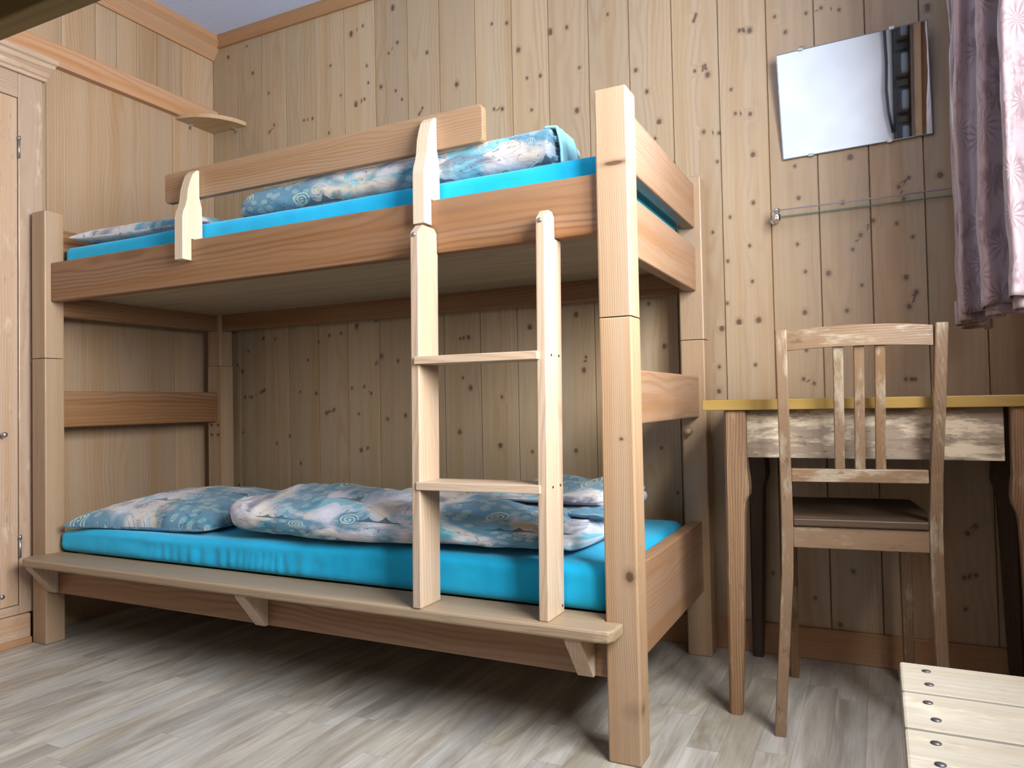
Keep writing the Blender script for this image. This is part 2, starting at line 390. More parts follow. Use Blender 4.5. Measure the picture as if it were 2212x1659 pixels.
# ------------------------------------------------------------ mesh helpers
class MB:
    def __init__(s):
        s.v = []; s.f = []; s.gc = []; s.kd = None; s.smooth = []
        s.flat_kd = None
    def add(s, verts, faces, gcs, smooth=False):
        o = len(s.v)
        s.v += [tuple(p) for p in verts]; s.gc += [tuple(p) for p in gcs]
        s.f += [tuple(i+o for i in f) for f in faces]
        s.smooth += [smooth]*len(faces)
    def addbm(s, bm, grain='z', mat=None, smooth=False, off=None, centre=None):
        bm.verts.ensure_lookup_table()
        vs = [v.co.copy() for v in bm.verts]
        fs = [[v.index for v in f.verts] for f in bm.faces]
        if centre is None:
            centre = sum(vs, Vector())/len(vs)
        if off is None:
            a = rnd.uniform(0, 2*math.pi); d = rnd.uniform(0.05, 0.13)
            off = Vector((math.cos(a)*d, math.sin(a)*d, rnd.uniform(0, 60)))
        g = []
        for p in vs:
            q = p - centre
            if grain == 'z': t = Vector((q.x, q.y, q.z))
            elif grain == 'x': t = Vector((q.y, q.z, q.x))
            else: t = Vector((q.z, q.x, q.y))
            g.append(t+off)
        if mat is not None: vs = [mat @ p for p in vs]
        s.add(vs, fs, g, smooth)
        bm.free()
    def box(s, x0, x1, y0, y1, z0, z1, grain='z', bev=0.003, seg=2, mat=None, off=None, cuts=0, cutax='z'):
        bm = bmesh.new()
        bmesh.ops.create_cube(bm, size=1)
        for v in bm.verts:
            v.co = Vector((x0 if v.co.x < 0 else x1, y0 if v.co.y < 0 else y1, z0 if v.co.z < 0 else z1))
        if bev: bmesh.ops.bevel(bm, geom=bm.edges[:], offset=bev, segments=seg, profile=0.5, affect='EDGES')
        if cuts:
            lo, hi = {'x': (x0, x1), 'y': (y0, y1), 'z': (z0, z1)}[cutax]
            ax = 'xyz'.index(cutax); nrm = Vector((0, 0, 0)); nrm[ax] = 1
            for i in range(1, cuts+1):
                co = Vector((0, 0, 0)); co[ax] = lo + (hi-lo)*i/(cuts+1)
                bmesh.ops.bisect_plane(bm, geom=bm.verts[:]+bm.edges[:]+bm.faces[:], plane_co=co, plane_no=nrm)
        s.addbm(bm, grain, mat, off=off)
        return s
    def prism(s, pts, ax, a0, a1, grain='z', bev=0.0, seg=2, mat=None, off=None, smooth=False):
        """pts in the plane of the two other axes (cyclic order xyz), extruded along ax"""
        bm = bmesh.new()
        def mk(p, a):
            if ax == 'x': return Vector((a, p[0], p[1]))
            if ax == 'y': return Vector((p[0], a, p[1]))
            return Vector((p[0], p[1], a))
        A = [bm.verts.new(mk(p, a0)) for p in pts]; B = [bm.verts.new(mk(p, a1)) for p in pts]
        n = len(pts)
        bm.faces.new(A); bm.faces.new(B[::-1])
        for i in range(n): bm.faces.new((A[i], B[i], B[(i+1) % n], A[(i+1) % n]))
        bmesh.ops.recalc_face_normals(bm, faces=bm.faces[:])
        if bev: bmesh.ops.bevel(bm, geom=bm.edges[:], offset=bev, segments=seg, profile=0.5, affect='EDGES')
        s.addbm(bm, grain, mat, off=off, smooth=smooth)
        return s
    def lathe(s, prof, base, axis='z', n=20, mat=None, smooth=True):
        """prof list of (r, h)"""
        vs, fs = [], []
        for r, h in prof:
            for i in range(n):
                a = 2*math.pi*i/n; c_, s_ = r*math.cos(a), r*math.sin(a)
                p = {'z': (c_, s_, h), 'y': (c_, h, s_), 'x': (h, c_, s_)}[axis]
                vs.append(Vector(base)+Vector(p))
        for j in range(len(prof)-1):
            for i in range(n):
                fs.append((j*n+i, j*n+(i+1) % n, (j+1)*n+(i+1) % n, (j+1)*n+i))
        fs.append(tuple(range(n))[::-1]); fs.append(tuple((len(prof)-1)*n+i for i in range(n)))
        bm = bmesh.new(); bv = [bm.verts.new(v) for v in vs]
        for f in fs: bm.faces.new([bv[i] for i in f])
        bmesh.ops.recalc_face_normals(bm, faces=bm.faces[:]); bm.verts.index_update()
        s.addbm(bm, 'z', mat, smooth=smooth)
        return s
    def tube(s, path, r, n=10, mat=None):
        vs, fs = [], []
        P = [Vector(p) for p in path]
        rr = r if isinstance(r, (list, tuple)) else [r]*len(P)
        for i, p in enumerate(P):
            d = (P[min(i+1, len(P)-1)] - P[max(i-1, 0)]).normalized()
            a = d.cross(Vector((0, 0, 1)) if abs(d.z) < 0.9 else Vector((1, 0, 0))).normalized(); b = d.cross(a)
            for k in range(n):
                t = 2*math.pi*k/n; vs.append(p + (a*math.cos(t)+b*math.sin(t))*rr[i])
        for i in range(len(P)-1):
            for k in range(n): fs.append((i*n+k, i*n+(k+1) % n, (i+1)*n+(k+1) % n, (i+1)*n+k))
        fs.append(tuple(range(n))[::-1]); fs.append(tuple((len(P)-1)*n+k for k in range(n)))
        bm = bmesh.new(); bv = [bm.verts.new(v) for v in vs]
        for f in fs: bm.faces.new([bv[i] for i in f])
        bmesh.ops.recalc_face_normals(bm, faces=bm.faces[:]); bm.verts.index_update()
        s.addbm(bm, 'z', mat, smooth=True)
        return s
    def grid(s, P, gcs, closed_u=False, smooth=True, flip=False):
        """P[i][j] positions"""
        nu, nv = len(P), len(P[0]); vs = [p for row in P for p in row]; gg = [p for row in gcs for p in row]
        fs = []
        for i in range(nu - (0 if closed_u else 1)):
            for j in range(nv-1):
                a, b, c_, d = i*nv+j, ((i+1) % nu)*nv+j, ((i+1) % nu)*nv+j+1, i*nv+j+1
                fs.append((a, d, c_, b) if flip else (a, b, c_, d))
        s.add(vs, fs, gg, smooth)
        return s
    def build(s, name, mat, parent=None, loc=(0, 0, 0), knots=None):
        me = bpy.data.meshes.new(name)
        L = Vector(loc)
        me.from_pydata([tuple(Vector(p)-L) for p in s.v], [], s.f)
        at = me.attributes.new('gc', 'FLOAT_VECTOR', 'POINT')
        at.data.foreach_set('vector', [c for p in s.gc for c in p])
        if knots is not None:
            kd = []
            for p in s.v:
                best = None
                for k in knots:
                    d = ((p[0]-k[0])/k[3][0], (p[1]-k[1])/k[3][1], (p[2]-k[2])/k[3][2])
                    l = d[0]*d[0]+d[1]*d[1]+d[2]*d[2]
                    if best is None or l < best[0]: best = (l, d, k)
                k = best[2]; near = k[4] if len(k) > 4 else (0.2, 0.2, 0.075)
                if abs(p[0]-k[0]) < near[0] and abs(p[1]-k[1]) < near[1] and abs(p[2]-k[2]) < near[2]: kd += best[1]
                else: kd += (0.0, 40.0, 0.0)
            at = me.attributes.new('kd', 'FLOAT_VECTOR', 'POINT'); at.data.foreach_set('vector', kd)
        me.polygons.foreach_set('use_smooth', s.smooth)
        me.materials.append(mat)
        me.update()
        o = bpy.data.objects.new(name, me); C.objects.link(o)
        o.location = loc
        if parent is not None:
            o.parent = parent
            o.location = L - parent_world(parent)
        return o

def parent_world(o):
    v = Vector(o.location)
    while o.parent is not None:
        o = o.parent; v += Vector(o.location)
    return v

def empty(name, loc):
    o = bpy.data.objects.new(name, None); C.objects.link(o); o.location = loc; o.empty_display_size = 0.1
    return o
def tag(o, label=None, cat=None, group=None, kind=None):
    if label: o['label'] = label
    if cat: o['category'] = cat
    if group: o['group'] = group
    if kind: o['kind'] = kind
    return o
def struct(name, mb, mat, knots=None):
    o = mb.build(name, mat, knots=knots); o['kind'] = 'structure'; return o
def fbm(x, y, z, o=4):
    return noise.fractal(Vector((x, y, z)), 1.0, 2.0, o)

# ------------------------------------------------------------ room shell
WX, WY, RX, FY, CZ = -0.08, 0.848, 2.96, -2.15, 2.43

m = MB(); m.box(-0.4, 3.3, FY-0.3, WY+0.3, -0.1, 0.0, 'y', bev=0)
struct('floor', m, FLOOR)
m = MB(); m.box(-0.4, 3.3, FY-0.3, WY+0.3, CZ, CZ+0.1, 'y', bev=0)
struct('ceiling', m, CEIL)

# back wall: tongue and groove planks with the knots the photograph shows
seams = [-0.24, -0.08, 0.071, 0.210, 0.350, 0.508, 0.660, 0.815, 0.969, 1.113, 1.268, 1.418, 1.561, 1.710, 1.853, 1.996, 2.143, 2.288, 2.424, 2.561, 2.699, 2.838, 2.985, 3.13]
KN = [(0.699,2.276,2.4),(0.758,2.294,1),(0.923,2.187,1.2),(0.882,2.154,1),(0.775,2.128,1),(0.904,2.329,2.4),(1.059,2.116,1.3),(0.842,2.029,1.4),(0.781,2.058,1),(0.912,1.999,1),(0.941,1.959,1),(1.187,1.966,1.7),(0.718,1.982,2.4),(0.761,1.996,1),(1.034,1.907,1),(1.019,1.886,1),(1.445,2.036,1.7),(1.34,2.157,1),(1.401,2.145,1.2),(1.633,2.072,1.3),(1.571,2.07,2.4),(1.529,1.924,1.2),(1.477,1.927,1),(1.676,1.921,1),(1.343,1.842,1),(1.376,1.836,1.3),(1.493,1.81,1),(1.664,1.774,1.7),(1.875,1.868,1.3),(1.911,1.789,1.3),(1.949,1.681,1.7),(1.782,2.08,1),(1.935,1.629,1),(1.994,1.537,1),(0.127,2.358,1),(0.015,2.336,1.6),(0.161,2.232,1.4),(0.592,2.169,1),(0.253,2.125,1),(0.447,1.97,1),(0.493,1.969,1.2),(0.282,1.981,1),(0.255,1.955,1),(0.579,1.893,1),(0.642,2.036,1),(2.077,2.004,1),(2.07,1.985,1),(2.21,1.92,1.2),(2.24,1.913,1.7),(2.315,1.937,1),(2.344,1.882,1.2),(2.446,1.931,1),(2.495,1.912,1),(2.645,1.809,1),(2.389,1.821,1.2),(2.404,1.925,1),(2.102,1.834,1),(2.109,1.802,1.7),(2.069,1.823,1),(2.18,1.74,1),(2.092,1.622,1.2),(2.139,1.61,1),(2.235,1.652,1.2),(2.191,1.662,1),(2.24,1.524,1.5),(2.132,1.52,1),(2.36,1.469,1),(2.512,1.471,1.7),(2.738,1.383,1.7),(2.661,1.387,1),(2.635,1.365,1),(2.368,1.371,1.2),(2.237,1.375,1.2),(2.166,1.339,1),(2.488,1.34,1.2),(2.647,1.329,1),(2.567,1.277,1.2),(2.627,1.261,1),(2.533,1.239,1.2),(2.666,1.218,1),(2.511,1.199,1),(2.361,1.232,1),(2.223,1.243,1),(2.112,1.298,1),(2.721,1.86,2.4),(2.156,1.202,1),(2.381,1.147,1),(2.228,1.132,1),(2.532,1.093,1),(2.444,1.136,1.5),(2.646,1.106,1.4),(2.67,1.061,1.4),(2.651,1.022,1.4),(2.491,1.022,1.2),(2.376,1.025,1.4),(2.151,1.07,1),(2.243,1.011,1.7),(2.185,1.009,1.7),(2.132,0.992,1.6),(2.377,0.912,1),(2.121,0.872,1),(2.23,0.874,1),(2.118,0.795,1.3),(2.367,0.826,1),(2.396,0.812,1),(2.637,0.817,1),(2.66,0.816,1),(2.493,0.952,1),(0.706,1.092,2.4),(0.757,1.133,1),(0.802,1.108,1),(0.635,1.065,1),(0.826,0.965,1.7),(0.903,0.943,1.3),(0.799,0.935,1),(1.218,1.017,1.5),(1.183,1.014,1),(1.468,1.038,1.7),(1.644,1.07,1.6),(1.192,0.868,1),(1.224,0.83,1.7),(0.678,0.843,1),(0.74,0.848,1),(0.773,0.82,1),(0.71,0.74,1),(0.85,0.719,1.3),(0.934,0.732,1.4),(0.72,0.596,1.6),(0.753,0.606,1),(1.174,0.668,1.7),(1.342,0.62,1.7),(1.469,0.599,1),(1.352,0.794,1),(1.668,0.879,1.6),(1.677,0.923,1),(1.633,0.604,1.3),(1.899,1.088,1),(1.949,0.946,1.5),(1.931,0.616,1),(1.98,0.473,1),(0.206,1.07,1.2),(0.273,1.063,1),(0.053,0.96,1),(0.081,0.932,1.5),(0.096,0.82,1.2),(0.136,0.819,1.2),(0.189,0.839,1.2),(0.21,0.847,1.2),(0.409,0.835,1),(0.495,0.827,1.2),(0.567,1.061,1.2),(0.625,1.067,1),(0.51,1.037,1),(0.454,0.966,1),(0.119,1.018,1),(0.547,0.746,1.4),(0.586,0.759,1.2),(0.083,0.666,1),(0.277,0.62,1),(0.349,0.65,1),(0.407,0.538,1),(0.055,0.437,1),(0.019,0.545,1),(2.486,0.264,1.2),(2.381,0.177,1),(2.447,0.106,1.3),(2.773,0.391,1.2),(2.793,0.412,1),(2.762,0.27,1.2),(2.789,0.279,1),(2.762,0.184,1),(2.264,0.241,1)]
m = MB()
for i in range(len(seams)-1):
    a, b = seams[i], seams[i+1]
    g0 = 0.0022
    xs = [(a, 0.006), (a+g0, 0.0)]
    n = 10
    for k in range(1, n): xs.append((a+g0+(b-a-2*g0)*k/n, 0.0))
    xs += [(b-g0, 0.0), (b, 0.006)]
    nz = 170
    off = (rnd.uniform(-0.06, 0.06), rnd.uniform(0.03, 0.16), rnd.uniform(0, 60))
    P, Q = [], []
    for (x, d) in xs:
        P.append([(x, WY+d, CZ*j/nz) for j in range(nz+1)])
        Q.append([(x-(a+b)/2+off[0], d+off[1], CZ*j/nz+off[2]) for j in range(nz+1)])
    m.grid(P, Q, smooth=False, flip=True)
bk = struct('wall_back', m, WALL, knots=[(k[0], WY, k[1], (0.0062*k[2]*(0.9 if k[2] < 2 else 0.6), 0.05, 0.0068*k[2]), (0.0235, 1.0, 0.0225)) for k in KN])
m = MB(); m.box(-0.4, 3.3, WY+0.02, WY+0.12, 0, CZ, bev=0)
# (solid backing behind the planks belongs to the same wall)
bb = m.build('backing_board', PLASTER, bk)

# left wall: broad pine panels below, narrow boards above
m = MB()
py = [(-2.15, -0.9), (-0.9, 0.1), (0.1, 0.633), (0.633, WY)]
for a, b in py:
    m.box(WX-0.05, WX, a+0.0006, b-0.0006, 0, 2.03, 'z', bev=0.001, off=Vector((0.055, rnd.uniform(-0.05, 0.05), rnd.uniform(0, 60))))
lw = struct('wall_left', m, LEFT)
m = MB()
bs = [-2.15, -0.5, -0.3, -0.1, 0.03, 0.156, 0.288, 0.375, 0.464, 0.558, 0.681, WY]
for a, b in zip(bs[:-1], bs[1:]):
    m.box(WX-0.05, WX+0.002, a+0.0006, b-0.0006, 2.03, CZ, 'z', bev=0.0015)
ub = m.build('upper_boards', BOARD, lw)
m = MB(); m.box(WX-0.01, WX+0.032, FY, WY-0.001, 2.018, 2.100, 'y', bev=0.003)
struct('trim_1', m, BEAM)
# crown mouldings
prof = [(WX-0.01, 2.335), (WX+0.012, 2.335), (WX+0.016, 2.35), (WX+0.04, 2.385), (WX+0.046, 2.39), (WX+0.062, 2.405), (WX+0.062, CZ), (WX-0.01, CZ)]
m = MB(); m.prism(prof, 'y', FY, WY-0.001, 'y')
struct('trim_2', m, TRIM)
prof = [(WY+0.004, 2.384), (WY-0.012, 2.384), (WY-0.015, 2.392), (WY-0.030, 2.412), (WY-0.032, CZ), (WY+0.004, CZ)]
m = MB(); m.prism(prof, 'x', WX, RX, 'x')
struct('trim_3', m, TRIM)
m = MB(); m.box(WX, RX, WY-0.014, WY+0.002, 0, 0.092, 'x', bev=0.003)
struct('baseboard_back', m, TRIM)

# right wall with its window (outside the frame, lights the room)
Y0, Y1, Z0, Z1 = -1.30, -0.06, 0.95, 2.08
m = MB()
m.box(RX, RX+0.22, FY-0.2, Y0, 0, CZ, bev=0); m.box(RX, RX+0.22, Y1, WY+0.1, 0, CZ, bev=0)
m.box(RX, RX+0.22, Y0, Y1, 0, Z0, bev=0); m.box(RX, RX+0.22, Y0, Y1, Z1, CZ, bev=0)
struct('wall_right', m, LEFT)
m = MB()
fx0, fx1 = RX+0.06, RX+0.11
for a, b in ((Y0, Y0+0.05), (Y1-0.05, Y1), ((Y0+Y1)/2-0.03, (Y0+Y1)/2+0.03)): m.box(fx0, fx1, a, b, Z0, Z1, 'z')
for a, b in ((Z0, Z0+0.05), (Z1-0.05, Z1)): m.box(fx0, fx1, Y0+0.05, Y1-0.05, a, b, 'y')
w1 = struct('window_1', m, TRIM)
m = MB(); m.box(RX+0.083, RX+0.087, Y0+0.04, Y1-0.04, Z0+0.04, Z1-0.04, bev=0)
m.build('pane', WGLASS, w1)
# front wall behind the camera with a smaller, unseen window added for the fill light
a0, a1, b0, b1 = 1.05, 1.97, 1.35, 2.22
m = MB()
m.box(-0.3, a0, FY-0.2, FY, 0, CZ, bev=0); m.box(a1, RX+0.2, FY-0.2, FY, 0, CZ, bev=0)
m.box(a0, a1, FY-0.2, FY, 0, b0, bev=0); m.box(a0, a1, FY-0.2, FY, b1, CZ, bev=0)
struct('wall_front', m, PLASTER)
m = MB()
for a, b in ((a0, a0+0.05), (a1-0.05, a1), ((a0+a1)/2-0.03, (a0+a1)/2+0.03)): m.box(a, b, FY-0.11, FY-0.06, b0, b1, 'z')
for a, b in ((b0, b0+0.05), (b1-0.05, b1)): m.box(a0+0.05, a1-0.05, FY-0.11, FY-0.06, a, b, 'x')
w2 = struct('fill_window', m, TRIM)
m = MB(); m.box(a0+0.04, a1-0.04, FY-0.088, FY-0.084, b0+0.04, b1-0.04, bev=0)
m.build('pane', WGLASS, w2)

# ------------------------------------------------------------ bunk bed
PW, PD, L = 0.073, 0.066, 2.10
ZT, ZJ = 1.4535, 0.953
YB = 0.735
bed = empty('bunk_bed', (1.05, 0.4, 0))
tag(bed, 'wooden bunk bed with turquoise mattresses along the panelled back wall', 'bunk bed')
PK = [(2.083, -0.002, 0.398, (0.011, 0.03, 0.014)), (2.086, 0.02, 0.115, (0.02, 0.02, 0.017)), (2.072, -0.002, 0.69, (0.005, 0.03, 0.004)),
      (2.07, 0.0, 1.285, (0.03, 0.03, 0.006)), (2.05, 0.0, -0.5, (0.01, 0.01, 0.01)), (2.06, 0.0, 1.9, (0.01, 0.01, 0.01))]
PK2 = [(kx, YB-0.001, kz, (0.009, 0.02, 0.009), (0.017, 0.03, 0.0175)) for kx in (0.018, 0.056) for kz in (0.700, 0.664)]
for (x, y, kn) in ((0, 0, None), (L-PW, 0, PK), (0, YB, PK2), (L-PW, YB, None)):
    for (z0, z1) in ((0, ZJ-0.0008), (ZJ+0.0008, ZT)):
        m = MB()
        if z0 > 0:
            # rounded top
            bm = bmesh.new(); bmesh.ops.create_cube(bm, size=1)
            for v in bm.verts:
                v.co = Vector((x if v.co.x < 0 else x+PW, y if v.co.y < 0 else y+PD, z0 if v.co.z < 0 else z1))
            top = [e for e in bm.edges if all(v.co.z > z1-1e-5 for v in e.verts)]
            bmesh.ops.bevel(bm, geom=top, offset=0.008, segments=3, profile=0.5, affect='EDGES')
            bmesh.ops.bevel(bm, geom=[e for e in bm.edges if e.calc_length() > 0.3], offset=0.004, segments=2, profile=0.5, affect='EDGES')
            if kn:
                for i in range(1, 14):
                    bmesh.ops.bisect_plane(bm, geom=bm.verts[:]+bm.edges[:]+bm.faces[:], plane_co=(0, 0, z0+(z1-z0)*i/14), plane_no=(0, 0, 1))
            bm.verts.index_update(); m.addbm(bm, 'z')
        else:
            m.box(x, x+PW, y, y+PD, z0, z1, 'z', bev=0.004, cuts=(26 if kn else 0))
            if kn is PK2:
                m = MB(); bm = bmesh.new(); bmesh.ops.create_cube(bm, size=1)
                for v in bm.verts: v.co = Vector((x if v.co.x < 0 else x+PW, y if v.co.y < 0 else y+PD, z0 if v.co.z < 0 else z1))
                for i in range(1, 60): bmesh.ops.bisect_plane(bm, geom=bm.verts[:]+bm.edges[:]+bm.faces[:], plane_co=(0, 0, z0+(z1-z0)*i/60), plane_no=(0, 0, 1))
                for i in range(1, 8): bmesh.ops.bisect_plane(bm, geom=bm.verts[:]+bm.edges[:]+bm.faces[:], plane_co=(x+PW*i/8, 0, 0), plane_no=(1, 0, 0))
                bm.verts.index_update(); m.addbm(bm, 'z')
        m.build('post', POSTK if kn else POST, bed, knots=kn)

def rail(name, args, grain, mat=RAIL, bev=0.004, lab=None):
    m = MB(); m.box(*args, grain, bev=bev)
    o = m.build(name, mat, bed)
    if lab: o['label'] = lab
    return o
rail('side_rail', (PW, L-PW, 0.020, 0.055, 1.143, 1.276), 'x', lab='upper front rail')
rail('side_rail', (PW, L-PW, 0.745, 0.780, 1.100, 1.235), 'x')
rail('side_rail', (PW, L-PW, 0.020, 0.055, 0.170, 0.273), 'x', lab='lower front rail')
rail('side_rail', (PW, L-PW, 0.745, 0.780, 0.200, 0.300), 'x')
for (xa, xb, mt) in ((L-0.055, L-0.020, ENDR), (0.020, 0.055, RAIL)):
    right = xa > 1
    rail('end_rail', (xa, xb, PD, YB, 1.292, 1.428) if right else (xa, xb, PD, YB, 1.292, 1.40), 'y', mt)
    rail('end_rail', (xa, xb, PD, YB, 1.100, 1.236), 'y', mt)
    rail('end_rail', (xa, xb, PD, YB, 0.718, 0.842), 'y', mt)
    rail('end_rail', (xa, xb, PD, YB, 0.195, 0.405) if right else (xa, xb, PD, YB, 0.17, 0.30), 'y', mt)
# slatless boards that carry the mattresses
m = MB()
for i in range(5):
    a = 0.056+(0.744-0.056)*i/5; b = 0.056+(0.744-0.056)*(i+1)/5
    m.box(0.056, L-0.056, a+0.0004, b-0.0004, 1.168, 1.190, 'x', bev=0.001)
m.build('bed_board', BASEB, bed)['label'] = 'pale underside of upper bunk'
m = MB(); m.box(0.056, L-0.056, 0.056, 0.744, 0.262, 0.282, 'x', bev=0.001)
m.build('bed_board', BASEB, bed)
# bench board along the lower bunk with its gussets
pts = [(0.075, 0.019), (0.058, -0.005), (0.052, -0.04), (0.066, -0.071), (0.085, -0.079), (2.030, -0.079), (2.058, -0.073), (2.067, -0.055), (2.068, -0.001), (2.026, -0.001), (2.026, 0.055), (0.075, 0.055)]
m = MB(); m.prism(pts, 'z', 0.274, 0.300, 'x', bev=0.006, seg=3, off=Vector((0.06, 0.01, 3.3)))
bd = m.build('bench_board', BENCH, bed)
bd['label'] = 'worn bench board in front of the lower bunk'
for gx in (0.074, 1.003, 1.957):
    m = MB(); m.prism([(0.019, 0.2735), (-0.066, 0.2735), (-0.066, 0.266), (0.006, 0.172), (0.019, 0.172)] if gx > 0.5 else [(0.019, 0.2735), (-0.066, 0.2735), (-0.066, 0.266), (0.006, 0.175), (0.019, 0.175)], 'x', gx, gx+0.038, 'z', bev=0.0015)
    if gx > 1.9:
        for zz, yy in ((0.222, -0.0275), (0.197, -0.010)): m.lathe([(0.0022, 0), (0.0022, 0.0012)], (gx+0.02, yy-0.006, zz), 'y', 8)
    m.build('gusset', LADDER, bed)
# peg in rear right post
m = MB(); m.lathe([(0.010, 0.0), (0.010, -0.022), (0.007, -0.026)], (L-0.052, YB, 0.675), 'y', 14)
m.build('peg', POST, bed)

# guard rail with two shaped brackets
m = MB()
x0, x1, z0, z1, rr = 0.598, 1.722, 1.410, 1.503, 0.012
pts = []
for cx, cz, a0_ in ((x1-rr, z1-rr, 0), (x0+rr, z1-rr, 90), (x0+rr, z0+rr, 180), (x1-rr, z0+rr, 270)):
    for k in range(5): a = R(a0_+90*k/4); pts.append((cx+rr*math.cos(a), cz+rr*math.sin(a)))
m.prism(pts, 'y', 0.0505, 0.0725, 'x', bev=0.0025)
gb = m.build('guard_rail', GUARD, bed)
bp = [(0.050, 1.4905), (0.040, 1.4885), (0.026, 1.474), (0.017, 1.452), (0.009, 1.425), (0.005, 1.393), (-0.001, 1.372), (-0.008, 1.356), (-0.012, 1.338), (-0.013, 1.213), (0.0195, 1.213), (0.0195, 1.2775), (0.060, 1.2775), (0.060, 1.340), (0.0585, 1.378), (0.050, 1.409)]
for gx in (0.7165, 1.558):
    m = MB(); m.prism(bp, 'x', gx, gx+0.0345, 'z', bev=0.0018)
    m.build('rail_bracket', PALE, gb)['label'] = 'pale curved bracket'

# ------------------------------------------------------------ ladder
lad = empty('bunk_ladder', (1.75, 0.0, 0.3003))
tag(lad, 'pale wooden two-rung ladder standing on the bench board, screwed to the upper bunk', 'ladder')
for (sx0, sx1, ya, yb, yt) in ((1.584, 1.607, -0.079, 0.008, 0.019), (1.897, 1.920, -0.060, 0.030, 0.019)):
    le = 0.014 if sx0 < 1.8 else 0.024
    pts = [(ya, 0.3003), (yb, 0.3003), (yb+le, 1.1415), (yt, 1.1415), (yt, 1.190), (yt-0.012, 1.2005), (ya+le+0.022, 1.2005), (ya+le, 1.180)]
    m = MB(); m.prism(pts, 'x', sx0, sx1, 'z', bev=0.0025)
    st = m.build('stile', LADDER, lad)
    m = MB(); m.lathe([(0.0, 0), (0.0055, 0), (0.0055, -0.002), (0.003, -0.004), (0.0, -0.0042)][1:], (sx0+0.0115, ya+le, 1.174), 'y', 14)
    m.build('bolt', STEEL, st)
    if sx0 > 1.8:
        for yy, zz in ((ya+0.044, 0.876), (ya+0.086, 0.876), (ya+0.038, 0.585), (ya+0.080, 0.585), (0.018, 0.317)):
            m = MB(); m.lathe([(0.0028, 0), (0.0028, 0.0012)], (sx1, yy, zz), 'x', 10)
            m.build('screw_hole', HOLE, st)
for zr in (0.866, 0.5735):
    m = MB()
    pts = [(1.600, -0.079), (1.9035, -0.060), (1.9035, 0.020), (1.6065, 0.010), (1.6065, -0.05)]
    pts = [(1.598, -0.0785), (1.905, -0.060), (1.9035, 0.030), (1.600, 0.014)]
    m.prism(pts, 'z', zr, zr+0.0185, 'x', bev=0.0015)
    m.build('rung', LADDER, lad)

# ------------------------------------------------------------ mattresses
def rbox(x0, x1, y0, y1, z0, z1, r, step, disp=None):
    """rounded box as a closed grid: returns MB"""
    bm = bmesh.new()
    nx, ny, nz = max(2, int((x1-x0)/step)), max(2, int((y1-y0)/step)), max(3, int((z1-z0)/step))
    cen = Vector(((x0+x1)/2, (y0+y1)/2, (z0+z1)/2)); h = Vector(((x1-x0)/2, (y1-y0)/2, (z1-z0)/2))
    def quad(n1, n2, fn):
        vs = [[bm.verts.new(fn(2*i/n1-1, 2*j/n2-1)) for j in range(n2+1)] for i in range(n1+1)]
        for i in range(n1):
            for j in range(n2): bm.faces.new((vs[i][j], vs[i+1][j], vs[i+1][j+1], vs[i][j+1]))
    for s_ in (-1, 1):
        quad(nx, ny, lambda a, b: Vector((a, b, s_)))
        quad(nx, nz, lambda a, b: Vector((a, s_, b)))
        quad(ny, nz, lambda a, b: Vector((s_, a, b)))
    bmesh.ops.remove_doubles(bm, verts=bm.verts[:], dist=1e-5)
    bmesh.ops.recalc_face_normals(bm, faces=bm.faces[:])
    for v in bm.verts:
        p = Vector((v.co.x*h.x, v.co.y*h.y, v.co.z*h.z))
        inn = Vector([max(-h[i]+r, min(h[i]-r, p[i])) for i in range(3)])
        d = p-inn
        if d.length > 1e-9: p = inn + d.normalized()*min(r, max(abs(d.x), abs(d.y), abs(d.z)))
        p = p+cen
        if disp: p = disp(p, (p-cen))
        v.co = p
    bm.verts.index_update()
    m = MB(); m.addbm(bm, 'x', smooth=True, off=Vector((0, 0, 0)), centre=Vector((0, 0, 0)))
    return m
def ss(a, b, t):
    t = max(0, min(1, (t-a)/(b-a))); return t*t*(3-2*t)
def d_low(p, q):
    x, y, z = p
    side = ss(0.057, 0.042, y)
    # gathered pleats along the front side
    amp = (0.2 + ss(0.45, 0.75, x)*ss(1.35, 0.95, x))*0.0026*(0.6+abs(fbm(x*9, 1, 1)))
    pl = math.sin(x*170 + 5*math.sin(x*13) + fbm(x*6, z*3, 2)*3) * amp * side * ss(0.39, 0.35, z)
    big = fbm(x*3, z*6, 5)*0.007*side
    top = ss(0.39, 0.40, z)
    p.y += pl + big - 0.004*side*ss(0.37, 0.30, z)
    p.z += (fbm(x*2.2, y*3, 1)*0.005 - 0.004)*top
    p.z -= (0.012*ss(0.25, 0.08, x) + 0.020*(1-ss(0.5, 1.5, x)))*ss(0.33, 0.40, z)
    return p
m = rbox(0.078, 2.022, 0.041, 0.742, 0.3005, 0.408, 0.026, 0.0095, d_low)
lm = m.build('mattress', SHEET, None, loc=(1.05, 0.4, 0.3005))
tag(lm, 'mattress in turquoise fitted sheet on the lower bunk', 'mattress', 'turquoise sheeted mattresses')
def d_up(p, q):
    x, y, z = p
    side = ss(0.080, 0.065, y)
    crease = 0
    for k, (xs, sl) in enumerate(((1.93, 1.0), (1.955, 0.9), (1.975, 0.8))):
        t = (x-(xs+(z-1.30)*sl*1.1)); crease -= math.exp(-(t/0.004)**2)*0.003*ss(1.85, 1.93, x)
    p.y -= (fbm(x*2.4, z*5, 9)*0.005)*side + crease*side
    p.z += fbm(x*2, y*3, 4)*0.004*ss(1.31, 1.33, z)
    return p
m = rbox(0.078, 2.022, 0.064, 0.742, 1.1905, 1.333, 0.016, 0.0105, d_up)
um = m.build('mattress', SHEET, None, loc=(1.05, 0.4, 1.1905))
tag(um, 'mattress in turquoise fitted sheet on the upper bunk behind the guard rail', 'mattress', 'turquoise sheeted mattresses')

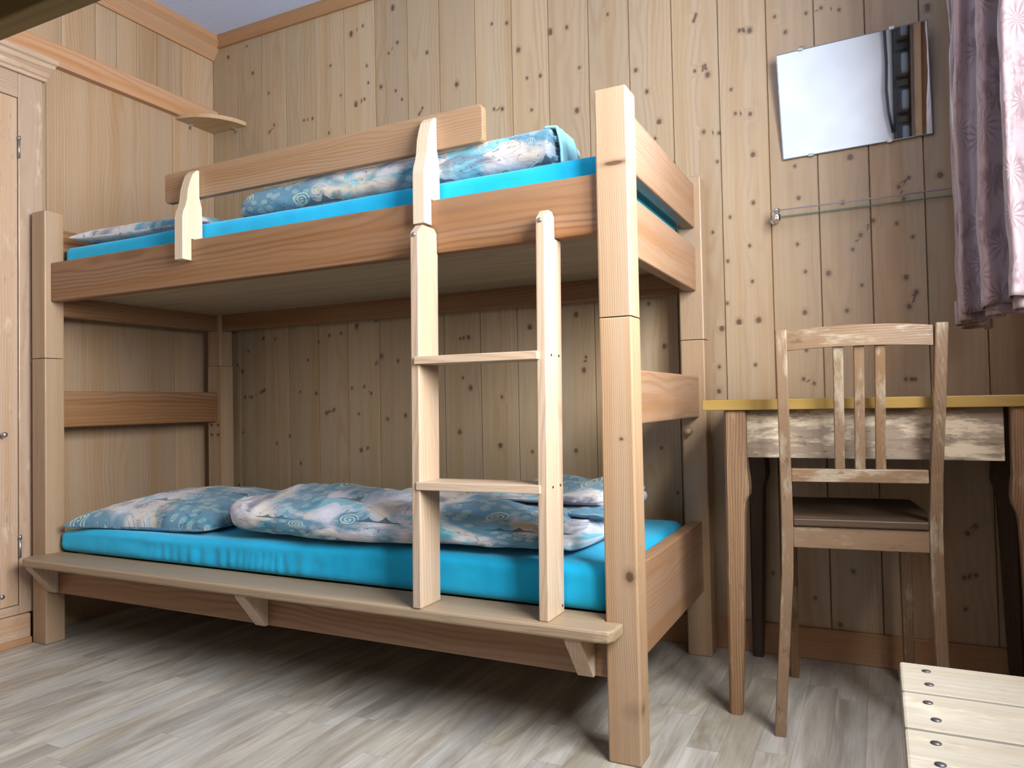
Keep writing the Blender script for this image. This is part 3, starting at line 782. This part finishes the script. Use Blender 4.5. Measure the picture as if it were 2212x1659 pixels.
# ------------------------------------------------------------ pillows
def pillow(name, mat, centre, a, b, t, rot, tilt=(0, 0), base_z=0, seed=0, sag=None):
    m = MB(); N = 70
    rots = Matrix.Rotation(R(rot), 3, 'Z')
    for side in (1, -1):
        P, Q = [], []
        for i in range(N+1):
            row, qr = [], []
            for j in range(N+1):
                u = -1+2*i/N; v = -1+2*j/N
                # denser near the rim
                u = math.sin(u*math.pi/2); v = math.sin(v*math.pi/2)
                x = a*u*(1-0.075*(1-v*v)); y = b*v*(1-0.075*(1-u*u))
                e = max(0.0, (1-u*u))*max(0.0, (1-v*v))
                h = t*e**0.36
                rim = (max(abs(u), abs(v)))**6
                h *= 1 + 0.10*fbm(u*1.6+seed, v*1.6, 3)
                h += 0.006*fbm(u*5+seed, v*5, 8)*e**0.3
                # wrinkles radiating from the corners
                for cu in (-1, 1):
                    for cv in (-1, 1):
                        du, dv = u-cu, v-cv; rr_ = math.hypot(du, dv)
                        an = math.atan2(dv, du)
                        h += 0.006*math.sin(an*15+seed)*math.exp(-rr_*2.6)*min(1, rr_*4)*e**0.25
                z = h*(1.0 if side > 0 else -0.42)
                p = rots @ Vector((x, y, z))
                p.z += tilt[0]*p.x + tilt[1]*p.y
                p = p + Vector(centre)
                if sag: p = sag(p)
                p.z = max(p.z, base_z)
                row.append(p); qr.append((x, y + (0.0 if side > 0 else 3.0), z))
            P.append(row); Q.append(qr)
        m.grid(P, Q, flip=(side < 0))
    return m
m = pillow('pillow', BED_B, (0.405, 0.335, 0.406), 0.305, 0.285, 0.080, 5, tilt=(0.02, 0.03), base_z=0.3885, seed=2.2)
o = m.build('pillow', BED_B, None, loc=(0.405, 0.335, 0.3885))
tag(o, 'blue and white patterned pillow lying at the left end of the lower bunk', 'pillow', 'patterned pillows')
m = pillow('pillow', BED_D, (0.39, 0.37, 1.360), 0.29, 0.30, 0.060, 4, base_z=1.3365, seed=5.1)
o = m.build('pillow', BED_D, None, loc=(0.39, 0.37, 1.335))
tag(o, 'patterned pillow on the upper bunk, partly hidden behind the mattress edge at left', 'pillow', 'patterned pillows')

# ------------------------------------------------------------ duvets
def bundle(m, x0, x1, y0, y1, z0, z1, e=2.6, endl=0.12, endr=0.10, lump=0.010, seed=0, qoff=0.0, NS=120, NT=72, yshift=None, ztop=None, post=None):
    cy, hy = (y0+y1)/2, (y1-y0)/2; hz = (z1-z0)/2
    P, Q = [], []
    for i in range(NT+1):
        th = 2*math.pi*i/NT
        row, qr = [], []
        for j in range(NS+1):
            s_ = 0.5-0.5*math.cos(math.pi*j/NS) if True else j/NS
            s_ = 0.55*s_ + 0.45*j/NS
            x = x0+(x1-x0)*s_
            k = 1.0
            dl = (x-x0)/endl; dr = (x1-x)/endr
            if dl < 1: k *= (1-(1-max(dl, 0))**2.4)**(1/2.4)
            if dr < 1: k *= (1-(1-max(dr, 0))**2.4)**(1/2.4)
            c_, sn = math.cos(th), math.sin(th)
            rr_ = (abs(c_)**e+abs(sn)**e)**(-1/e)
            ky = 0.25+0.75*k
            if k <= 0.0001: ky = 0.0
            yy = cy + hy*rr_*c_*min(1, ky if k > 0.0001 else 0)
            zt = 1.0 if ztop is None else ztop(x, yy)
            zz = z0 + hz + hz*rr_*sn*k
            if k < 1: zz -= hz*(1-k)*0.35
            n1 = fbm(x*2.6+seed, yy*4, zz*6)
            n2 = fbm(x*9+seed, yy*12, zz*16)
            d = lump*n1*1.6 + lump*0.45*n2
            up_ = max(0, sn)
            yy += d*c_*k + (yshift(x) if yshift else 0)
            zz += (d*up_*1.3)*k
            zz = z0 + (zz-z0)*zt
            zz = max(zz, z0)
            if post: yy, zz = post(x, yy, zz)
            row.append(Vector((x, yy, zz)))
            qr.append((x, qoff + (th/(2*math.pi))*2*(hy+hz)*1.8, 0))
        P.append(row); Q.append(qr)
    m.grid(P, Q, flip=False)
# lower duvet
m = MB()
def low_post(x, y, z):
    t = 1-ss(0.415, 0.50, z)
    return y, z - 0.018*(1-ss(0.5, 1.5, x))*t - 0.016*(1-ss(0.035, 0.11, y))*t
bundle(m, 0.745, 1.875, 0.028, 0.56, 0.4125, 0.513, e=2.5, endl=0.16, endr=0.045, lump=0.014, seed=1.7, NS=150, NT=90, post=low_post,
       yshift=lambda x: 0.075*ss(0.98, 0.70, x) + 0.012*math.sin(x*4))
# folded layers at the right end
for (xa, xb, ya, yb, za, zb, sd) in ((1.60, 1.925, 0.075, 0.56, 0.4125, 0.455, 3.0), (1.60, 1.915, 0.11, 0.60, 0.446, 0.480, 5.0),
                                     (1.58, 1.955, 0.20, 0.62, 0.472, 0.508, 8.0), (1.56, 1.945, 0.24, 0.66, 0.496, 0.538, 11.0)):
    bundle(m, xa, xb, ya, yb, za, zb, e=2.2, endl=0.1, endr=0.018, lump=0.020, seed=sd, NS=90, NT=70, qoff=sd)
o = m.build('duvet', BED_A, None, loc=(1.3, 0.32, 0.4125))
tag(o, 'blue patterned duvet folded lengthwise on the lower bunk behind the ladder', 'duvet', 'patterned duvets')
# upper duvet
m = MB()
bundle(m, 0.845, 1.893, 0.075, 0.27, 1.3375, 1.428, e=3.4, endl=0.13, endr=0.012, lump=0.005, seed=4.4, NS=140, NT=80,
       ztop=lambda x, y: 0.80+0.2*ss(0.85, 1.25, x))
for k, (xa, za, zb, ya) in enumerate(((1.903, 1.342, 1.366, 0.088), (1.900, 1.367, 1.388, 0.10), (1.905, 1.389, 1.413, 0.092))):
    bundle(m, 1.70, xa, ya, 0.25, za, zb, e=2.2, endl=0.1, endr=0.010, lump=0.003, seed=20+k, NS=40, NT=40, qoff=k*1.3)
o = m.build('duvet', BED_C, None, loc=(1.38, 0.26, 1.3375))
tag(o, 'patterned duvet folded flat on the upper bunk behind the guard rail', 'duvet', 'patterned duvets')
# pale folded-over lining at its right end
m = MB()
P, Q = [], []
for i in range(24):
    t = i/23
    row, qr = [], []
    for j in range(14):
        s_ = j/13
        yv = 0.090+0.11*s_
        # outer wrap going over the end and down
        if t < 0.35: x = 1.868+0.034*t/0.35; zz = 1.4315-0.004*(t/0.35)**2
        else: q_ = (t-0.35)/0.65; x = 1.902+0.012*math.sin(q_*1.8); zz = 1.4275-0.088*q_
        row.append(Vector((x+0.002*fbm(t*3, s_*5, 1), yv, zz))); qr.append((x, yv+zz, 0))
    P.append(row); Q.append(qr)
m.grid(P, Q)
lo = m.build('lining', LINING, o, )
sol = lo.modifiers.new('thick', 'SOLIDIFY'); sol.thickness = 0.005

# ------------------------------------------------------------ table
tb = empty('writing_table', (2.57, 0.59, 0))
tag(tb, 'old wooden table with worn pale apron against the back wall, right of the bed', 'table')
m = MB(); m.box(2.172, 2.945, 0.340, 0.832, 0.743, 0.7685, 'x', bev=0.002)
m.build('tabletop', TOPM, tb)['label'] = 'yellowish table top edge'
m = MB(); m.box(2.270, 2.806, 0.372, 0.392, 0.626, 0.7425, 'x', bev=0.002)
m.build('apron', APRON, tb)['label'] = 'scuffed pale front apron'
m = MB(); m.box(2.236, 2.256, 0.388, 0.78, 0.626, 0.7425, 'y', bev=0.002); m.build('apron', TLEG, tb)
m = MB(); m.box(2.27, 2.81, 0.785, 0.805, 0.626, 0.7425, 'x', bev=0.002); m.build('apron', TLEG, tb)
def tleg(x0, y0, flip, mat, dy=1):
    # square head, knee, then a taper towards the floor
    prof = [(0.7425, 0.052), (0.60, 0.052), (0.575, 0.055), (0.55, 0.0565), (0.535, 0.055), (0.515, 0.047), (0.49, 0.0445), (0.30, 0.040), (0.08, 0.034), (0.0, 0.031)]
    bm = bmesh.new(); rings = []
    for z, w_ in prof:
        xa, xb = (x0, x0+w_) if not flip else (x0-w_, x0)
        # the outer side leans in slightly
        s_ = (0.7425-z)/0.7425*0.006
        if not flip: xa -= s_; xb -= s_
        else: xa += s_; xb += s_
        ya, yb = (y0, y0+w_*dy) if dy > 0 else (y0+w_*dy, y0)
        c_ = 0.006
        pts = [(xa+c_, ya), (xb-c_, ya), (xb, ya+c_), (xb, yb-c_), (xb-c_, yb), (xa+c_, yb), (xa, yb-c_), (xa, ya+c_)]
        rings.append([bm.verts.new((p[0], p[1], z)) for p in pts])
    for a, b in zip(rings[:-1], rings[1:]):
        for i in range(8): bm.faces.new((a[i], a[(i+1) % 8], b[(i+1) % 8], b[i]))
    bm.faces.new(rings[0]); bm.faces.new(rings[-1][::-1])
    bmesh.ops.recalc_face_normals(bm, faces=bm.faces[:]); bm.verts.index_update()
    m = MB(); m.addbm(bm, 'z'); return m.build('leg', mat, tb)
tleg(2.222, 0.350, False, TLEG)
tleg(2.868, 0.350, True, TLEG)
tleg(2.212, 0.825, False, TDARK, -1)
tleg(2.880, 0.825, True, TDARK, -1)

# ------------------------------------------------------------ chair
ch = empty('dining_chair', (2.345, 0.29, 0))
tag(ch, 'worn wooden chair with three vertical back slats pushed under the table', 'chair')
TH = R(6.5)
cm = Matrix.Translation(Vector((2.343, 0.272, 0))) @ Matrix.Rotation(TH, 4, 'Z')
# local: x across the back, y forward to the table, z up
def back_leg(sx):
    # centre line in y (side view): kicked foot, upright, leaning back
    st = [(0.0, 0.010), (0.10, 0.026), (0.22, 0.040), (0.36, 0.048), (0.47, 0.048), (0.60, 0.034), (0.75, 0.006), (0.88, -0.008), (0.925, -0.012)]
    bm = bmesh.new(); rings = []
    for z, yc in st:
        w_ = 0.013 if 0.3 < z < 0.6 else 0.0125
        dx = (-0.028 + 0.028*min(1, z/0.40))*(1 if sx < 0.1 else -0.2)
        if z > 0.5: dx -= (0.003 if sx < 0.1 else -0.014)*(z-0.5)/0.42
        d_ = 0.017 if 0.3 < z < 0.6 else 0.013
        x = sx+dx
        rings.append([bm.verts.new((x-w_, yc-d_, z)), bm.verts.new((x+w_, yc-d_, z)), bm.verts.new((x+w_, yc+d_, z)), bm.verts.new((x-w_, yc+d_, z))])
    for a, b in zip(rings[:-1], rings[1:]):
        for i in range(4): bm.faces.new((a[i], a[(i+1) % 4], b[(i+1) % 4], b[i]))
    bm.faces.new(rings[0][::-1]); bm.faces.new(rings[-1])
    bmesh.ops.recalc_face_normals(bm, faces=bm.faces[:])
    bmesh.ops.bevel(bm, geom=[e for e in bm.edges if abs(e.verts[0].co.z-e.verts[1].co.z) > 0.01], offset=0.003, segments=2, profile=0.5, affect='EDGES')
    bm.verts.index_update()
    m = MB(); m.addbm(bm, 'z', mat=cm); return m.build('leg', CHAIR, ch)
SL_, SR_ = 0.029, 0.334
back_leg(SL_); back_leg(SR_)
for sx in (0.040, 0.322):
    bm = bmesh.new(); bmesh.ops.create_cube(bm, size=1)
    for v in bm.verts:
        t = 0.0115 if v.co.z < 0 else 0.015
        v.co = Vector((sx+(t if v.co.x > 0 else -t), 0.398+(t if v.co.y > 0 else -t), 0.0 if v.co.z < 0 else 0.462))
    bmesh.ops.bevel(bm, geom=bm.edges[:], offset=0.003, segments=2, profile=0.5, affect='EDGES'); bm.verts.index_update()
    m = MB(); m.addbm(bm, 'z', mat=cm); m.build('leg', CHAIR, ch)
# curved top rail
def crest(z0, z1, xa, xb, y_end, bow, th, arch=0.0, name='top_rail'):
    P = []; N = 24
    bm = bmesh.new(); rings = []
    for i in range(N+1):
        t = i/N; x = xa+(xb-xa)*t; b_ = 1-(2*t-1)**2
        y = y_end + bow*b_; zz = arch*b_
        rings.append([bm.verts.new((x, y-th/2, z0+zz*0.6)), bm.verts.new((x, y+th/2, z0+zz*0.6)), bm.verts.new((x, y+th/2, z1+zz)), bm.verts.new((x, y-th/2, z1+zz))])
    for a, b in zip(rings[:-1], rings[1:]):
        for i in range(4): bm.faces.new((a[i], a[(i+1) % 4], b[(i+1) % 4], b[i]))
    bm.faces.new(rings[0][::-1]); bm.faces.new(rings[-1])
    bmesh.ops.recalc_face_normals(bm, faces=bm.faces[:]); bm.verts.index_update()
    m = MB(); m.addbm(bm, 'x', mat=cm); return m.build(name, CHAIR, ch)
crest(0.878, 0.921, SL_+0.008, SR_-0.002, -0.008, -0.012, 0.016, arch=0.008)
m = MB(); m.box(SL_+0.012, SR_-0.012, 0.024, 0.042, 0.577, 0.607, 'x', bev=0.002, mat=cm); m.build('lower_back_rail', CHAIR, ch)
for sx in (0.134, 0.176, 0.218):
    bm = bmesh.new(); bmesh.ops.create_cube(bm, size=1)
    for v in bm.verts:
        y_ = 0.033 if v.co.z < 0 else -0.016
        v.co = Vector((sx+(0.021 if v.co.x > 0 else 0), y_+(0.005 if v.co.y > 0 else -0.005), 0.606 if v.co.z < 0 else 0.888))
    bmesh.ops.bevel(bm, geom=bm.edges[:], offset=0.0015, segments=1, affect='EDGES'); bm.verts.index_update()
    m = MB(); m.addbm(bm, 'z', mat=cm); m.build('back_slat', CHAIR, ch)
m = MB()
pts = [(SL_+0.013, 0.030), (SR_-0.013, 0.030), (SR_-0.013, 0.066), (SR_+0.012, 0.068), (SR_+0.008, 0.420), (SR_-0.01, 0.432), (SL_+0.012, 0.432), (SL_-0.006, 0.420), (SL_-0.012, 0.068), (SL_+0.013, 0.066)]
m.prism(pts, 'z', 0.4745, 0.492, 'x', bev=0.003, mat=cm); m.build('seat', SEATM, ch)
m = MB(); m.box(SL_+0.012, SR_-0.012, 0.036, 0.056, 0.424, 0.4735, 'x', bev=0.002, mat=cm)
m.build('seat_rail', CHAIR, ch)
m = MB(); m.box(0.055, 0.308, 0.390, 0.408, 0.415, 0.4735, 'x', bev=0.002, mat=cm); m.build('seat_rail', CHAIR, ch)
for sx in (0.030, 0.316):
    m = MB(); m.box(sx, sx+0.016, 0.066, 0.384, 0.415, 0.4735, 'y', bev=0.002, mat=cm); m.build('seat_rail', CHAIR, ch)

# ------------------------------------------------------------ slatted stool
so = empty('slatted_stool', (2.75, -0.7, 0))
tag(so, 'pale wooden slatted stool with screwed slats at the lower right corner', 'stool')
for i in range(4):
    ya = -0.505-0.1*i
    m = MB(); m.box(2.580, 2.940, ya-0.0965, ya, 0.428, 0.450, 'x', bev=0.003)
    sl = m.build('slat', STOOL, so)
    for yy in (-0.026, -0.070):
        m = MB(); m.lathe([(0.0048, 0), (0.0048, 0.0008)], (2.606+rnd.uniform(-0.003, 0.003), ya+yy, 0.4500), 'z', 12)
        m.build('screw', SCREW, sl)
for xx in (2.590, 2.905):
    for yy in (-0.545, -0.895):
        m = MB(); m.box(xx, xx+0.028, yy, yy+0.028, 0, 0.4275, 'z'); m.build('leg', STOOL, so)
for yy in (-0.540, -0.890):
    m = MB(); m.box(2.618, 2.905, yy, yy+0.018, 0.36, 0.4275, 'x'); m.build('apron', STOOL, so)
for xx in (2.594, 2.909):
    m = MB(); m.box(xx, xx+0.018, -0.867, -0.545, 0.36, 0.4275, 'y'); m.build('apron', STOOL, so)

# ------------------------------------------------------------ wardrobe at the left
wd = empty('wardrobe', (-0.05, -0.35, 0))
tag(wd, 'old pine wardrobe with moulded cornice at the left edge beside the bunk bed', 'wardrobe')
WF = -0.020
m = MB(); m.box(WX+0.001, WF, -0.78, -0.70, 0.1, 1.925, 'z'); m.box(WX+0.001, WF, -0.03, 0.052, 0.1, 1.925, 'z', off=Vector((0.05, 0.03, 8)))
m.box(WX+0.001, WF, -0.70, -0.03, 1.84, 1.925, 'y'); m.box(WX+0.001, WF, -0.70, -0.03, 0.1, 0.13, 'y')
m.box(WX+0.001, WX+0.01, -0.70, -0.03, 0.13, 1.84, 'z')
m.build('carcass', WARD, wd)
m = MB(); m.box(WF-0.024, WF-0.002, -0.698, -0.0325, 0.132, 1.838, 'z', bev=0.002)
m.box(WF-0.003, WF+0.002, -0.59, -0.14, 0.30, 0.82, 'z', bev=0.0015); m.box(WF-0.003, WF+0.002, -0.59, -0.14, 0.95, 1.72, 'z', bev=0.0015)
dr = m.build('door', WARD, wd)
m = MB(); m.lathe([(0.004, 0), (0.004, 0.012), (0.009, 0.018), (0.009, 0.024), (0.004, 0.028)], (WF, -0.088, 0.700), 'x', 14); m.build('knob', STEEL, dr)
m = MB(); m.lathe([(0.007, 0), (0.007, 0.004), (0.003, 0.005)], (WF, -0.085, 0.170), 'x', 14); m.build('lock_rose', STEEL, dr)
for zc in (1.665, 0.32):
    m = MB(); m.tube([(WF+0.005, -0.031, zc-0.032), (WF+0.005, -0.031, zc+0.032)], 0.004, 10); m.lathe([(0.0055, 0), (0.0055, 0.012)], (WF+0.005, -0.031, zc+0.030), 'z', 10)
    m.build('hinge', STEEL, dr)
# cornice: stepped profile running along the front and returning at the side
m = MB()
prof = [(0.0, 1.925), (0.010, 1.925), (0.012, 1.935), (0.018, 1.940), (0.020, 1.955), (0.032, 1.968), (0.036, 1.980), (0.044, 1.985), (0.044, 2.000), (0.0, 2.000)]
bm = bmesh.new(); rings = []
for p, z in prof:
    rings.append([bm.verts.new((WF+p, -0.80-p, z)), bm.verts.new((WF+p, 0.052+p*0.7, z)), bm.verts.new((WX+0.002, 0.052+p*0.7, z)), bm.verts.new((WX+0.002, -0.80-p, z))])
for a, b in zip(rings[:-1], rings[1:]):
    for i in range(4): bm.faces.new((a[i], a[(i+1) % 4], b[(i+1) % 4], b[i]))
bm.faces.new(rings[0]); bm.faces.new(rings[-1])
bmesh.ops.recalc_face_normals(bm, faces=bm.faces[:]); bm.verts.index_update(); m.addbm(bm, 'y')
m.build('cornice', WARD, wd)
m = MB(); m.box(WX+0.001, WF+0.012, -0.79, 0.0, 0.0, 0.099, 'y', bev=0.004)
m.build('plinth', WARD, wd)
m = MB(); m.box(WX+0.001, WF+0.022, -0.79, -0.002, 0.0, 0.022, 'y', bev=0.003); m.build('base_strip', TRIM, wd)

# ------------------------------------------------------------ corner shelf
m = MB(); rr = 0.200; z0 = 2.006
pts = [(WX+0.001, WY-0.001)] + [(WX+0.001+rr*math.sin(R(90*k/16)), WY-0.001-rr*math.cos(R(90*k/16))) for k in range(17)]
m.prism(pts, 'z', z0, z0+0.018, 'x', bev=0.002)
cs = empty('corner_shelf', (WX+0.06, WY-0.06, z0))
tag(cs, 'small quarter-round wooden shelf high in the corner above the bed', 'shelf')
m.build('shelf_board', SHELF, cs)
for (x, y, dx, dy) in ((WX+0.001, WY-0.13, 1, 0), (WX+0.14, WY-0.001, 0, -1)):
    m = MB()
    if dx: m.box(x, x+0.003, y-0.006, y+0.006, z0-0.022, z0-0.0002, bev=0.0005); m.box(x, x+0.02, y-0.006, y+0.006, z0-0.0032, z0-0.0002, bev=0.0005)
    else: m.box(x-0.006, x+0.006, y-0.003, y, z0-0.022, z0-0.0002, bev=0.0005); m.box(x-0.006, x+0.006, y-0.02, y, z0-0.0032, z0-0.0002, bev=0.0005)
    m.build('bracket', CHROME, cs)

# ------------------------------------------------------------ wall mirror, tipped forward a little
mr = empty('wall_mirror', (2.52, WY-0.01, 1.65))
tag(mr, 'small rectangular frameless mirror hanging on the pine wall above the table', 'mirror')
tilt = R(8.0); wv = R(-2.2)
mm = Matrix.Translation(Vector((2.5225, WY-0.026, 1.648))) @ Matrix.Rotation(wv*0.6, 4, 'Y') @ Matrix.Rotation(tilt, 4, 'X')
# local: x across, z up, -y is the glass face
m = MB(); m.box(-0.1965, 0.1965, -0.002, 0.002, -0.1525, 0.1525, bev=0.0008, seg=1, mat=mm)
m.build('glass', MIRROR, mr)
m = MB()
for a, b, c_, d in ((-0.1985, 0.1985, -0.1545, -0.1515), (0.1955, 0.1985, -0.1545, 0.1545), (-0.1990, -0.1965, -0.1545, 0.1545), (-0.1985, 0.1985, 0.1518, 0.1540)):
    m.box(a, b, -0.0035, 0.003, c_, d, bev=0.0005, mat=mm)
m.build('edge_strip', plain('dark_chrome', (0.30, 0.31, 0.34, 1), 0.2, 1.0), mr)
for (x, z) in ((-0.13, 0.1535), (0.11, 0.1535), (-0.12, -0.1535), (0.09, -0.1535)):
    m = MB(); m.box(x-0.007, x+0.007, -0.005, 0.006 if z > 0 else 0.02, z-0.004, z+0.005, bev=0.001, mat=mm)
    m.build('clip', STEEL, mr)
m = MB(); m.box(-0.15, 0.15, 0.003, 0.010, -0.12, 0.12, bev=0.001, mat=mm); m.build('backing', BASEB, mr)

# ------------------------------------------------------------ glass shelf
gs = empty('glass_shelf', (2.55, WY-0.05, 1.32))
tag(gs, 'narrow glass shelf on chrome clamps below the mirror', 'shelf')
m = MB(); m.box(2.297, 2.90, 0.756, 0.838, 1.3175, 1.3215, bev=0.0006, seg=1)
m.build('shelf_pane', GLASS, gs)
m = MB(); m.box(2.297, 2.90, 0.7540, 0.7558, 1.3172, 1.3212, 'x', bev=0.0004, seg=1); m.build('edge_strip', plain('mauve_edge', (0.22, 0.17, 0.19, 1), 0.35, 0.6), gs)
m = MB(); m.box(2.297, 2.90, 0.8382, 0.8400, 1.3178, 1.3212, 'x', bev=0); m.build('rear_edge', plain('green_glass_edge', (0.10, 0.16, 0.13, 1), 0.2), gs)
for x in (2.308, 2.88):
    m = MB()
    m.tube([(x-0.006, WY, 1.309), (x-0.006, WY-0.035, 1.309)], 0.010, 16)
    m.lathe([(0.011, -0.012), (0.0125, -0.009), (0.0125, 0.004), (0.011, 0.007)], (x+0.003, WY-0.052, 1.309), 'z', 16)
    m.lathe([(0.008, 0.0), (0.010, 0.003), (0.010, 0.010), (0.007, 0.013)], (x+0.003, WY-0.052, 1.3217), 'z', 16)
    m.lathe([(0.013, 0.0), (0.013, -0.004), (0.009, -0.008)], (x-0.010, WY, 1.309), 'y', 16)
    m.build('clamp', CHROME, gs)

# ------------------------------------------------------------ curtain
cu = empty('curtain', (2.83, 0.4, 0.93))
tag(cu, 'brownish pink satin curtain with leaf pattern hanging at the right edge', 'curtain')
m = MB(); NU, NV = 260, 90
P, Q = [], []
for i in range(NU+1):
    t = i/NU
    row, qr = [], []
    for j in range(NV+1):
        v = j/NV; z = 0.952 + (2.10-0.952)*v
        ph = t*5.2*2*math.pi + 0.5*math.sin(3*v+1)
        amp = 0.040*(1-0.15*v) + 0.010*math.sin(t*9)
        y = 0.66 - 0.54*t + 0.020*math.sin(ph*2+0.8)*1.0 + 0.006*fbm(t*3, v*3, 2)
        x = 2.790 - 0.030*ss(0.0, 0.30, t)*(1-ss(0.5, 0.8, t)) + 0.045*ss(0.5, 0.95, t) + 0.75*amp*math.sin(ph) + 0.010*fbm(t*4, v*4, 7) + 0.012*(1-v)*math.sin(t*7)
        zz = z + (0.004*math.sin(ph*1.3) if j == 0 else 0)
        row.append(Vector((x, y, zz))); qr.append((t*1.25, z, 0))
    P.append(row); Q.append(qr)
m.grid(P, Q)
o = m.build('curtain_cloth', CURT, cu)
sol = o.modifiers.new('thick', 'SOLIDIFY'); sol.thickness = 0.0015
# turned-up hem, a second thickness of cloth behind the folds
m = MB(); P, Q = [], []
for i in range(NU+1):
    t = i/NU; row, qr = [], []
    for j in range(9):
        v = j/8; z = 0.934+0.055*v
        ph = t*5.2*2*math.pi + 0.5*math.sin(1)
        y = 0.672 - 0.53*t + 0.020*math.sin(ph*2+0.8)
        x = 2.793 - 0.030*ss(0.0, 0.30, t)*(1-ss(0.5, 0.8, t)) + 0.045*ss(0.5, 0.95, t) + 0.030*math.sin(ph+0.25)
        row.append(Vector((x, y, z))); qr.append((t*1.25+3, z, 0))
    P.append(row); Q.append(qr)
m.grid(P, Q); o = m.build('hem', CURT, cu); sol = o.modifiers.new('thick', 'SOLIDIFY'); sol.thickness = 0.003
m = MB(); m.tube([(2.765, -1.35, 2.11), (2.765, 0.80, 2.11)], 0.011, 14); m.build('curtain_rod', STEEL, cu)
for yy in (0.66, -0.95):
    m = MB(); m.tube([(2.765, yy+0.09, 2.11), (RX, yy+0.09, 2.11)], 0.008, 10); m.build('rod_bracket', STEEL, cu)

# ------------------------------------------------------------ second bunk: the photographer's side; only its upper rail and boards show
b2 = empty('bunk_bed', (1.75, -1.5, 0))
tag(b2, 'dark underside and rail of another bunk at the upper left corner', 'bunk bed')
m = MB(); m.box(0.77, 2.85, -1.114, -1.090, 1.143, 1.276, 'x', bev=0.002); m.build('side_rail', BEAM2, b2)
m = MB(); m.box(0.70, 2.85, -1.95, -1.1145, 1.172, 1.192, 'x', bev=0.001); m.build('bed_board', TDARK, b2)  # dark wood colour stands for the shade under this board
for x in (0.697, 2.852):
    for y in (-1.165, -1.99):
        m = MB(); m.box(x, x+PW, y, y+PD, 0, ZT, 'z', bev=0.004); m.build('post', POST, b2)

# ------------------------------------------------------------ things seen only in the mirror
bgp = empty('backpack', (2.76, -2.08, 1.9))
tag(bgp, 'black backpack straps hanging up, seen in the mirror', 'backpack')
def pad(x0, x1, y0, y1, z0, z1, r, name, mat):
    m = rbox(x0, x1, y0, y1, z0, z1, r, 0.02); return m.build(name, mat, bgp)
pad(2.715, 2.815, -2.147, -2.085, 1.40, 2.40, 0.02, 'back_panel', BLACK)
for zc in (1.57, 1.78, 1.99, 2.20):
    pad(2.725, 2.812, -2.095, -2.05, zc-0.085, zc+0.085, 0.02, 'pouch', BLACK)
    pad(2.762, 2.80, -2.056, -2.035, zc-0.055, zc+0.06, 0.008, 'pad', BLUEGREY)
m = MB(); m.tube([(2.685, -2.12, 2.38), (2.678, -2.10, 2.2), (2.685, -2.10, 2.02), (2.680, -2.09, 1.86), (2.690, -2.09, 1.72), (2.712, -2.09, 1.60)], 0.009, 8); m.build('strap', BLACK, bgp)
m = MB(); m.box(2.832, 2.872, -2.149, -2.10, 0, CZ-0.001, 'z'); struct('trim_4', m, PALE)
m = MB(); m.box(2.873, 2.959, -2.149, -2.12, 0, CZ-0.001, 'z'); struct('trim_5', m, RAIL)
